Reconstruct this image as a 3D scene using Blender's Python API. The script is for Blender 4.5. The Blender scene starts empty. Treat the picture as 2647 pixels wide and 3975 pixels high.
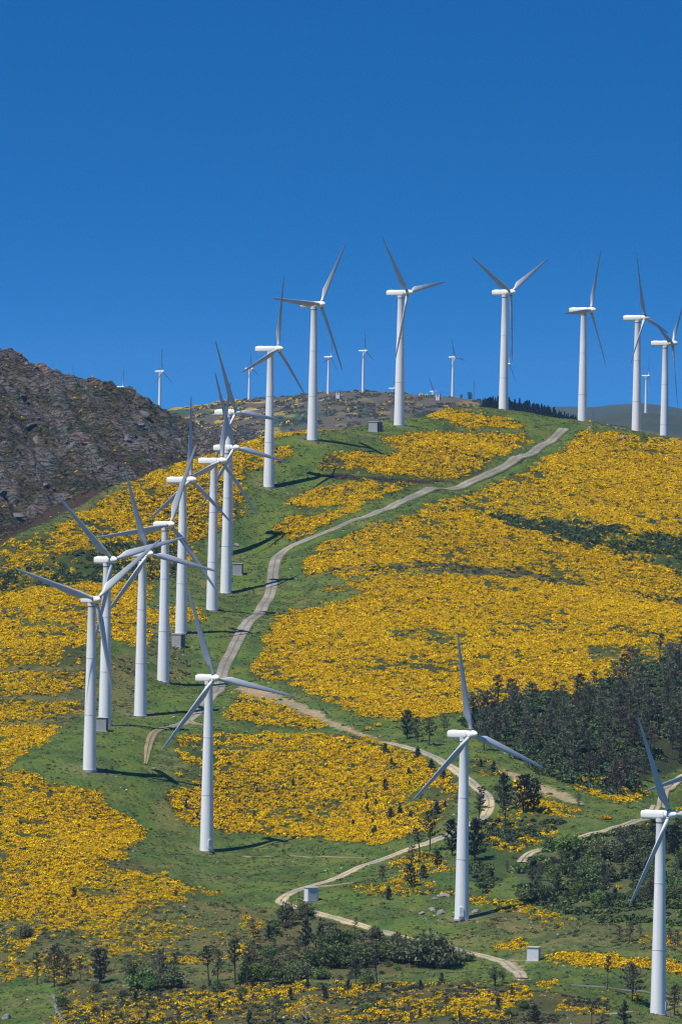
import bpy, bmesh, math, random
import numpy as np
from mathutils import Vector, Matrix

random.seed(7)
RNG = np.random.default_rng(11)
R = math.radians
sc = bpy.context.scene
COL = sc.collection

# ------------------------------------------------------------------ camera, world, sun, exposure
W, H = 2647.0, 3975.0
FPX = 33086.0                 # focal length in photo pixels (about a 300 mm lens)
HOR = 1604.0                  # row of the horizon in the middle column
ROLL = 0.0135
cam_d = bpy.data.cameras.new('camera')
cam = bpy.data.objects.new('camera', cam_d)
COL.objects.link(cam)
cam_d.sensor_fit = 'VERTICAL'
cam_d.sensor_height = 36.0
cam_d.lens = FPX / H * 36.0
cam_d.shift_y = -(H / 2 - HOR) / H
cam_d.clip_start = 5.0
cam_d.clip_end = 60000.0
cam.matrix_world = Matrix.Rotation(R(90), 4, 'X') @ Matrix.Rotation(ROLL, 4, 'Z')
sc.camera = cam

SUN_EL, SUN_AZ = 63.0, 237.0          # compass style: 0 = +Y (away from the viewer), 90 = +X
sd = Vector((math.sin(R(SUN_AZ)) * math.cos(R(SUN_EL)), math.cos(R(SUN_AZ)) * math.cos(R(SUN_EL)), math.sin(R(SUN_EL))))
sun_d = bpy.data.lights.new('sun', 'SUN')
sun_d.energy = 5.0
sun_d.angle = R(0.53)
sun_d.color = (1.0, 0.95, 0.87)
sun = bpy.data.objects.new('sun', sun_d)
COL.objects.link(sun)
sun.rotation_euler = (-sd).to_track_quat('-Z', 'Y').to_euler()

wd = bpy.data.worlds.new('World')
sc.world = wd
wd.use_nodes = True
nt = wd.node_tree
nt.nodes.clear()
def wn(t, **k):
    n = nt.nodes.new(t)
    for a, b in k.items(): setattr(n, a, b)
    return n
w_out = wn('ShaderNodeOutputWorld')
w_bg = wn('ShaderNodeBackground')
w_bg.inputs[1].default_value = 0.092
w_sky = wn('ShaderNodeTexSky', sky_type='NISHITA', sun_disc=False)
w_sky.sun_elevation = R(SUN_EL)
w_sky.sun_rotation = R(SUN_AZ)
w_sky.altitude = 600
w_sky.air_density = 1.0
w_sky.dust_density = 0.25
w_sky.ozone_density = 3.0
w_tc = wn('ShaderNodeTexCoord')
w_sep = wn('ShaderNodeSeparateXYZ')
w_com = wn('ShaderNodeCombineXYZ')
w_max = wn('ShaderNodeMath', operation='MAXIMUM'); w_max.inputs[1].default_value = 0.0
w_mul = wn('ShaderNodeMath', operation='MULTIPLY_ADD'); w_mul.inputs[1].default_value = 9.5; w_mul.inputs[2].default_value = 0.225
w_nrm = wn('ShaderNodeVectorMath', operation='NORMALIZE')
w_tint = wn('ShaderNodeMix', data_type='RGBA', blend_type='MULTIPLY')
w_tint.inputs[0].default_value = 1.0
w_tint.inputs[7].default_value = (0.105, 0.78, 1.30, 1)
L = nt.links.new
L(w_tc.outputs['Generated'], w_sep.inputs[0])
L(w_sep.outputs[0], w_com.inputs[0]); L(w_sep.outputs[1], w_com.inputs[1])
L(w_sep.outputs[2], w_max.inputs[0]); L(w_max.outputs[0], w_mul.inputs[0]); L(w_mul.outputs[0], w_com.inputs[2])
L(w_com.outputs[0], w_nrm.inputs[0]); L(w_nrm.outputs[0], w_sky.inputs[0])
L(w_sky.outputs[0], w_tint.inputs[6]); L(w_tint.outputs[2], w_bg.inputs[0]); L(w_bg.outputs[0], w_out.inputs[0])

sc.view_settings.view_transform = 'Standard'
sc.view_settings.look = 'None'
sc.view_settings.exposure = 0.18
sc.view_settings.gamma = 1.0
sc.cycles.max_bounces = 5
sc.cycles.diffuse_bounces = 3
sc.cycles.volume_bounces = 0
sc.cycles.use_denoising = True
sc.cycles.filter_width = 1.2

# ------------------------------------------------------------------ pixels and world
CR, SR = math.cos(ROLL), math.sin(ROLL)
def unroll(px, py):
    """photo pixel -> (x, z) per unit of distance"""
    u = np.asarray(px, float) - W / 2
    v = HOR - np.asarray(py, float)
    return (u * CR - v * SR) / FPX, (u * SR + v * CR) / FPX
def pt(px, py, Y):
    a, b = unroll(px, py)
    return np.array([a * Y, Y, b * Y])
def proj(X, Y, Z):
    a = X / Y * FPX; b = Z / Y * FPX
    u = a * CR + b * SR; v = -a * SR + b * CR
    return u + W / 2, HOR - v
K = 2647 / 1568.0              # overview coordinates -> photo pixels

# ------------------------------------------------------------------ noise (numpy)
def _hash(ix, iy, s):
    h = (ix.astype(np.int64) * 374761393 + iy.astype(np.int64) * 668265263 + s * 974634533) & 0xFFFFFFFF
    h = ((h ^ (h >> 13)) * 1274126177) & 0xFFFFFFFF
    return ((h ^ (h >> 16)) & 0xFFFF) / 65535.0
def vnoise(x, y, s=0):
    ix = np.floor(x); iy = np.floor(y)
    fx = x - ix; fy = y - iy
    fx = fx * fx * fx * (fx * (fx * 6 - 15) + 10); fy = fy * fy * fy * (fy * (fy * 6 - 15) + 10)
    a = _hash(ix, iy, s); b = _hash(ix + 1, iy, s); c = _hash(ix, iy + 1, s); d = _hash(ix + 1, iy + 1, s)
    return (a + (b - a) * fx) * (1 - fy) + (c + (d - c) * fx) * fy
def fbm(x, y, o=4, s=0):
    x = np.asarray(x, float); y = np.asarray(y, float)
    t = 0; a = 0.5; n = 0
    for i in range(o):
        t = t + a * vnoise(x * 2 ** i + 17.3 * i, y * 2 ** i - 9.1 * i, s + i); n += a; a *= 0.5
    return t / n
def sstep(a, b, x):
    t = np.clip((x - a) / (b - a), 0, 1)
    return t * t * (3 - 2 * t)

# ------------------------------------------------------------------ materials
def mat(name):
    m = bpy.data.materials.new(name); m.use_nodes = True
    n = m.node_tree; b = n.nodes['Principled BSDF']
    return m, n, b
def plain(name, c, rough=0.6, var=0.12, scale=1.5, bump=0.0, metal=0.0, spec=0.4):
    m, n, b = mat(name)
    tc = n.nodes.new('ShaderNodeTexCoord')
    nz = n.nodes.new('ShaderNodeTexNoise'); nz.inputs['Scale'].default_value = scale; nz.inputs['Detail'].default_value = 5
    rp = n.nodes.new('ShaderNodeValToRGB')
    rp.color_ramp.elements[0].position = 0.3; rp.color_ramp.elements[1].position = 0.7
    rp.color_ramp.elements[0].color = tuple(x * (1 - var) for x in c) + (1,)
    rp.color_ramp.elements[1].color = tuple(min(1, x * (1 + var)) for x in c) + (1,)
    n.links.new(tc.outputs['Object'], nz.inputs['Vector']); n.links.new(nz.outputs['Fac'], rp.inputs[0])
    n.links.new(rp.outputs[0], b.inputs['Base Color'])
    b.inputs['Roughness'].default_value = rough
    b.inputs['Metallic'].default_value = metal
    b.inputs['Specular IOR Level'].default_value = spec
    if bump:
        bp = n.nodes.new('ShaderNodeBump'); bp.inputs['Strength'].default_value = bump
        n.links.new(nz.outputs['Fac'], bp.inputs['Height']); n.links.new(bp.outputs[0], b.inputs['Normal'])
    return m
def leafy(name, var=0.35, rough=0.65, trans=0.25, hue=0.03):
    """colour comes from the 'Col' attribute of the leaves, varied per plant"""
    m, n, b = mat(name)
    at = n.nodes.new('ShaderNodeAttribute'); at.attribute_name = 'Col'
    oi = n.nodes.new('ShaderNodeObjectInfo')
    mr = n.nodes.new('ShaderNodeMapRange'); mr.inputs[3].default_value = 1 - var; mr.inputs[4].default_value = 1 + var
    hs = n.nodes.new('ShaderNodeHueSaturation')
    mr2 = n.nodes.new('ShaderNodeMath'); mr2.operation = 'MULTIPLY_ADD'; mr2.inputs[1].default_value = hue; mr2.inputs[2].default_value = 0.5 - hue / 2
    n.links.new(oi.outputs['Random'], mr.inputs[0]); n.links.new(mr.outputs[0], hs.inputs['Value'])
    n.links.new(oi.outputs['Random'], mr2.inputs[0]); n.links.new(mr2.outputs[0], hs.inputs['Hue'])
    n.links.new(at.outputs['Color'], hs.inputs['Color']); n.links.new(hs.outputs[0], b.inputs['Base Color'])
    b.inputs['Roughness'].default_value = rough
    b.inputs['Specular IOR Level'].default_value = 0.04
    if trans:
        ts = n.nodes.new('ShaderNodeBsdfTranslucent'); mx = n.nodes.new('ShaderNodeMixShader'); mx.inputs[0].default_value = trans
        n.links.new(hs.outputs[0], ts.inputs['Color'])
        n.links.new(b.outputs[0], mx.inputs[1]); n.links.new(ts.outputs[0], mx.inputs[2])
        n.links.new(mx.outputs[0], n.nodes['Material Output'].inputs['Surface'])
    return m
def ground_mat(name, scale=0.6, amp=0.55, bump=0.5, bdist=0.4):
    """soil colour from attribute 'Col' broken up by fine clumps"""
    m, n, b = mat(name)
    at = n.nodes.new('ShaderNodeAttribute'); at.attribute_name = 'Col'
    tc = n.nodes.new('ShaderNodeTexCoord')
    n1 = n.nodes.new('ShaderNodeTexNoise'); n1.inputs['Scale'].default_value = scale; n1.inputs['Detail'].default_value = 8; n1.inputs['Roughness'].default_value = 0.72
    n2 = n.nodes.new('ShaderNodeTexNoise'); n2.inputs['Scale'].default_value = scale * 0.09; n2.inputs['Detail'].default_value = 5
    for q in (n1, n2): n.links.new(tc.outputs['Object'], q.inputs['Vector'])
    m1 = n.nodes.new('ShaderNodeMapRange'); m1.inputs[1].default_value = 0.25; m1.inputs[2].default_value = 0.75
    m1.inputs[3].default_value = 1 - amp; m1.inputs[4].default_value = 1 + amp
    n.links.new(n1.outputs['Fac'], m1.inputs[0])
    mx = n.nodes.new('ShaderNodeMix'); mx.data_type = 'RGBA'; mx.blend_type = 'MULTIPLY'; mx.inputs[0].default_value = 1
    n.links.new(at.outputs['Color'], mx.inputs[6]); n.links.new(m1.outputs[0], mx.inputs[7])
    rp = n.nodes.new('ShaderNodeValToRGB')
    rp.color_ramp.elements[0].position = 0.35; rp.color_ramp.elements[1].position = 0.68
    rp.color_ramp.elements[0].color = (0.75, 0.95, 0.85, 1); rp.color_ramp.elements[1].color = (1.3, 1.08, 0.95, 1)
    n.links.new(n2.outputs['Fac'], rp.inputs[0])
    m2 = n.nodes.new('ShaderNodeMix'); m2.data_type = 'RGBA'; m2.blend_type = 'MULTIPLY'; m2.inputs[0].default_value = 1
    n.links.new(mx.outputs[2], m2.inputs[6]); n.links.new(rp.outputs[0], m2.inputs[7])
    n.links.new(m2.outputs[2], b.inputs['Base Color'])
    b.inputs['Roughness'].default_value = 0.95; b.inputs['Specular IOR Level'].default_value = 0.08
    bp = n.nodes.new('ShaderNodeBump'); bp.inputs['Strength'].default_value = bump; bp.inputs['Distance'].default_value = bdist
    n.links.new(n1.outputs['Fac'], bp.inputs['Height']); n.links.new(bp.outputs[0], b.inputs['Normal'])
    return m

# ------------------------------------------------------------------ object helpers
def link(o, parent=None):
    COL.objects.link(o)
    if parent is not None: o.parent = parent
    return o
def mesh_np(name, V, F, m=None, col=None, smooth=False):
    """V (n,3), F (k,4) or (k,3)"""
    me = bpy.data.meshes.new(name)
    V = np.asarray(V, np.float32); F = np.asarray(F, np.int32); k = F.shape[1]
    me.vertices.add(len(V)); me.vertices.foreach_set('co', V.ravel())
    me.loops.add(F.size); me.loops.foreach_set('vertex_index', F.ravel())
    me.polygons.add(len(F)); me.polygons.foreach_set('loop_start', np.arange(0, F.size, k, dtype=np.int32))
    me.update(calc_edges=True)
    if smooth: me.polygons.foreach_set('use_smooth', np.ones(len(F), bool))
    if col is not None:
        c = np.asarray(col, np.float32)
        if len(c) == len(V) and len(c) != len(F): dom = 'POINT'
        else: dom = 'FACE' if len(c) == len(F) else 'POINT'
        a = me.attributes.new('Col', 'FLOAT_COLOR', dom)
        a.data.foreach_set('color', np.hstack([c, np.ones((len(c), 1), np.float32)]).ravel())
    if m: me.materials.append(m)
    return me
def mobj(name, me, parent=None):
    return link(bpy.data.objects.new(name, me), parent)
def tag(o, label=None, cat=None, group=None, kind=None):
    for k, v in (('label', label), ('category', cat), ('group', group), ('kind', kind)):
        if v: o[k] = v
    return o
def empty(name, loc=(0, 0, 0), rz=0.0):
    o = bpy.data.objects.new(name, None); o.empty_display_size = 0.5
    o.location = [float(c) for c in loc]; o.rotation_euler = (0, 0, rz)
    return link(o)
def copy_tree(o, parent=None):
    c = o.copy(); COL.objects.link(c)
    if parent is not None: c.parent = parent
    for ch in list(o.children): copy_tree(ch, c)
    return c
def bm_obj(name, bm, m, parent=None, smooth=True):
    me = bpy.data.meshes.new(name); bm.to_mesh(me); bm.free(); me.materials.append(m)
    if smooth:
        for p in me.polygons: p.use_smooth = True
    return mobj(name, me, parent)
def rings(bm, rs, caps=True):
    """loft a list of rings (lists of Vector)"""
    vs = [[bm.verts.new(p) for p in r] for r in rs]
    n = len(vs[0])
    for a, b in zip(vs, vs[1:]):
        for i in range(n):
            bm.faces.new((a[i], a[(i + 1) % n], b[(i + 1) % n], b[i]))
    if caps:
        bm.faces.new(list(reversed(vs[0]))); bm.faces.new(vs[-1])
    return vs
def circ(c, r, n, ax='z', e=2.0, ry=None):
    out = []
    for i in range(n):
        t = 2 * math.pi * i / n
        a = math.copysign(abs(math.cos(t)) ** (2 / e), math.cos(t)) * r
        b = math.copysign(abs(math.sin(t)) ** (2 / e), math.sin(t)) * (ry if ry else r)
        if ax == 'z': out.append(Vector((c[0] + a, c[1] + b, c[2])))
        elif ax == 'x': out.append(Vector((c[0], c[1] + a, c[2] + b)))
        else: out.append(Vector((c[0] + a, c[1], c[2] + b)))
    return out
def box(bm, x0, x1, y0, y1, z0, z1):
    v = [bm.verts.new((x, y, z)) for z in (z0, z1) for y in (y0, y1) for x in (x0, x1)]
    for f in ((0, 2, 3, 1), (4, 5, 7, 6), (0, 1, 5, 4), (2, 6, 7, 3), (0, 4, 6, 2), (1, 3, 7, 5)):
        bm.faces.new([v[i] for i in f])
def tube(bm, pts, rad, n=6):
    """tapered tube along points"""
    rs = []
    for i, p in enumerate(pts):
        p = Vector(p)
        d = (Vector(pts[min(i + 1, len(pts) - 1)]) - Vector(pts[max(i - 1, 0)])).normalized()
        s = d.cross(Vector((0.31, 0.95, 0.05))); s.normalize(); t = d.cross(s)
        r = rad[i] if hasattr(rad, '__len__') else rad
        rs.append([p + s * (math.cos(2 * math.pi * k / n) * r) + t * (math.sin(2 * math.pi * k / n) * r) for k in range(n)])
    rings(bm, rs)

# ------------------------------------------------------------------ the turbines as measured: base, axis row, rotor phase, axis angle
TURB = [  # base px, base py, height px (tower base to axis), phase, angle of axis from the view line
    (348.9, 2988.3, 660, -70.5, 26), (408, 2815, 641, -44.8, 34), (545.9, 2778.6, 628, -18.2, 38), (634.5, 2648, 611, 21.2, 32),
    (703.9, 2457.6, 594, 2.0, 56), (823.6, 2368.7, 579, 12.5, 54), (877.3, 2302.8, 564, -19.7, 48), (883, 2150, 549, -23.6, 52),
    (1043.5, 1890, 535, 11.4, 60), (1212.3, 1707.7, 526, 33.7, 50), (1548.7, 1650.9, 514, -39.5, 57), (1952.5, 1625, 490, 59.9, 49),
    (2258, 1688, 484, 26.3, 66), (2467.4, 1712, 478, -17.0, 67), (2574.8, 1799, 466, 47.5, 72),
    (802.6, 3302.8, 670, -18.6, 33), (1791.4, 3567.7, 717, -9.6, 40), (2552.8, 3938.4, 776, -24.8, 46), (2778, 3690, 740, 14.0, 36)]
HUB = 45.0
def tdist(h): return FPX * HUB / h
TW = [pt(b[0], b[1], tdist(b[2])) for b in TURB]

# ------------------------------------------------------------------ main hill: heights from the turbine bases and the lie of the slopes
CP = [tuple(p) for p in TW]
def cp(px, py, Y): CP.append(tuple(pt(px, py, Y)))
for q in [(0, 2088, 2680), (170, 2003, 2690), (370, 1912, 2720), (500, 1878, 2750), (700, 1803, 2790), (850, 1762, 2815), (1000, 1707, 2840),
          (1150, 1684, 2865), (1400, 1662, 2905), (1650, 1632, 2945), (1770, 1599, 3010), (2060, 1632, 3070), (2190, 1654, 3050), (2400, 1678, 3020), (2520, 1694, 3010), (2640, 1710, 3000),
          (50, 2300, 2570), (50, 2600, 2420), (50, 2900, 2285), (50, 3300, 2165), (50, 3700, 2055), (50, 3975, 1965),
          (0, 2125, 2640), (110, 2065, 2650), (-150, 2170, 2660), (350, 2200, 2615), (200, 2400, 2510), (300, 2500, 2430), (350, 3300, 2170), (400, 3650, 2075), (450, 3975, 1955), (700, 3700, 2065), (900, 3975, 1945), (1250, 3700, 2040),
          (1055, 2270, 2645), (950, 2500, 2495), (830, 2700, 2405), (690, 2815, 2352), (1000, 3150, 2262), (1060, 2850, 2345), (1400, 3000, 2290), (1500, 3270, 2190), (1200, 3420, 2150), (1000, 3330, 2212),
          (1350, 1850, 2795), (1350, 2030, 2715), (1700, 1880, 2830), (1400, 2200, 2650), (1400, 2500, 2500), (1400, 2700, 2400), (1900, 1720, 2935), (2000, 1950, 2810), (1900, 2200, 2680), (1900, 2450, 2555), (1900, 2700, 2420), (1800, 2900, 2310), (1850, 3100, 2235), (1600, 3400, 2125),
          (2600, 1950, 2850), (2600, 2150, 2745), (2600, 2400, 2610), (2600, 2650, 2470), (2600, 2900, 2350), (2600, 3150, 2225), (2200, 2800, 2370), (2250, 3080, 2245), (2300, 3300, 2155), (2050, 3350, 2140),
          (1500, 3700, 2030), (1800, 3750, 2010), (2000, 3975, 1908), (2560, 3975, 1900), (2300, 3820, 1965), (1400, 3975, 1935), (2150, 3720, 2012), (2600, 3500, 2080),
          ]:
    cp(*q)
for (px, Y, z) in [(-200, 2830, -92), (0, 2760, -54), (100, 2760, -48), (230, 2780, -44), (-100, 2740, -58), (170, 2840, -66), (500, 2900, -46), (850, 2960, -34), (1150, 3000, -24), (1400, 3030, -20), (1700, 3160, -12), (-200, 2600, -70), (-250, 2300, -95), (-250, 2050, -140),
                   (2060, 3200, -13), (0, 3050, -110), (700, 3100, -75), (1300, 3200, -52), (1900, 3350, -40), (2650, 3330, -34), (2850, 3050, -16), (2950, 2700, -62), (2950, 2300, -112), (2900, 1950, -145)]:
    a = (px - W / 2) / FPX * Y
    CP.append((a, Y, z))
CP = np.array(CP)
def tps_fit(P, lam=2e-4):
    n = len(P); A = P[:, :2] / 100.0
    d2 = ((A[:, None] - A[None]) ** 2).sum(-1)
    Km = 0.5 * d2 * np.log(d2 + 1e-12) + lam * np.eye(n)
    Q = np.hstack([np.ones((n, 1)), A])
    M = np.zeros((n + 3, n + 3)); M[:n, :n] = Km; M[:n, n:] = Q; M[n:, :n] = Q.T
    return np.linalg.solve(M, np.concatenate([P[:, 2], np.zeros(3)])), A
TPS_W, TPS_A = tps_fit(CP)
def tps(X, Y):
    x = X.ravel() / 100.0; y = Y.ravel() / 100.0; n = len(TPS_A)
    o = TPS_W[n] + TPS_W[n + 1] * x + TPS_W[n + 2] * y
    for i in range(n):
        d2 = (x - TPS_A[i, 0]) ** 2 + (y - TPS_A[i, 1]) ** 2
        o += TPS_W[i] * 0.5 * d2 * np.log(d2 + 1e-12)
    return o.reshape(X.shape)
GX = np.concatenate([np.arange(-620, -188, 12.0), np.arange(-184, -141, 3.0), np.arange(-140, 140.1, 1.25), np.arange(143, 186, 3.0), np.arange(190, 621, 12.0)])
GY = np.concatenate([np.arange(1500, 1800, 10.0), np.arange(1800, 3150.1, 1.5), np.arange(3160, 3761, 10.0)])
MX, MY = np.meshgrid(GX, GY)
cx = np.clip(MX, -150, 155); cy = np.clip(MY, 1860, 3380)
MZ = tps(cx, cy)
relief = (fbm(MX / 22, MY / 30, 4, 3) - 0.5) * 2.4 + (fbm(MX / 5, MY / 6, 3, 9) - 0.5) * 0.7
padd = np.full(MX.shape, 1e9)
for p in TW: padd = np.minimum(padd, np.hypot(MX - p[0], MY - p[1]))
MZ = MZ + relief * sstep(3, 26, padd)
out = sstep(0, 330, np.hypot(np.maximum(np.abs(MX) - 150, 0), np.maximum(MY - 3380, 0) + np.maximum(1860 - MY, 0)))
MZ = MZ * (1 - out) + (-182.0) * out
def hill_z(X, Y, Z=None):
    Z = MZ if Z is None else Z
    X = np.asarray(X, float); Y = np.asarray(Y, float)
    i = np.clip(np.searchsorted(GX, X) - 1, 0, len(GX) - 2); j = np.clip(np.searchsorted(GY, Y) - 1, 0, len(GY) - 2)
    fx = np.clip((X - GX[i]) / (GX[i + 1] - GX[i]), 0, 1); fy = np.clip((Y - GY[j]) / (GY[j + 1] - GY[j]), 0, 1)
    return (Z[j, i] * (1 - fx) + Z[j, i + 1] * fx) * (1 - fy) + (Z[j + 1, i] * (1 - fx) + Z[j + 1, i + 1] * fx) * fy
YS = np.arange(1560, 3300, 2.0)
def hits(px, py):
    """where the sight lines through photo pixels meet the hill -> (n,3), nan when they miss"""
    px = np.atleast_1d(np.asarray(px, float)); py = np.atleast_1d(np.asarray(py, float))
    a, b = unroll(px, py)
    XX = a[:, None] * YS; ZZ = b[:, None] * YS
    D = ZZ - hill_z(XX, np.broadcast_to(YS, XX.shape))
    below = D <= 0
    k = below.argmax(1); ok = below.any(1) & (k > 0)
    k = np.maximum(k, 1); r = np.arange(len(px))
    t = D[r, k - 1] / (D[r, k - 1] - D[r, k] + 1e-9)
    Y = YS[k - 1] + 2.0 * t
    P = np.stack([a * Y, Y, hill_z(a * Y, Y)], 1)
    P[~ok] = np.nan
    return P

# ------------------------------------------------------------------ where things grow and lie (outlines read off the photo in its overview coordinates)
RW, RH = 784, 1178
def raster(poly):
    P = np.array(poly, float) / 2.0
    x0 = max(int(P[:, 0].min()) - 1, 0); x1 = min(int(P[:, 0].max()) + 2, RW); y0 = max(int(P[:, 1].min()) - 1, 0); y1 = min(int(P[:, 1].max()) + 2, RH)
    yy, xx = np.mgrid[y0:y1, x0:x1] + 0.5
    ins = np.zeros(yy.shape, bool)
    for (ax, ay), (bx, by) in zip(P, np.roll(P, -1, 0)):
        if ay == by: continue
        c = (ay > yy) != (by > yy)
        ins ^= c & (xx < (bx - ax) * (yy - ay) / (by - ay) + ax)
    return ins, (slice(y0, y1), slice(x0, x1))
def paint(A, items):
    for v, poly in items:
        m, s = raster(poly); A[s][m] = v
    return A
def blur(A, n):
    for _ in range(n):
        A = (A + np.roll(A, 1, 0) + np.roll(A, -1, 0) + np.roll(A, 1, 1) + np.roll(A, -1, 1)) / 5
    return A
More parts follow.
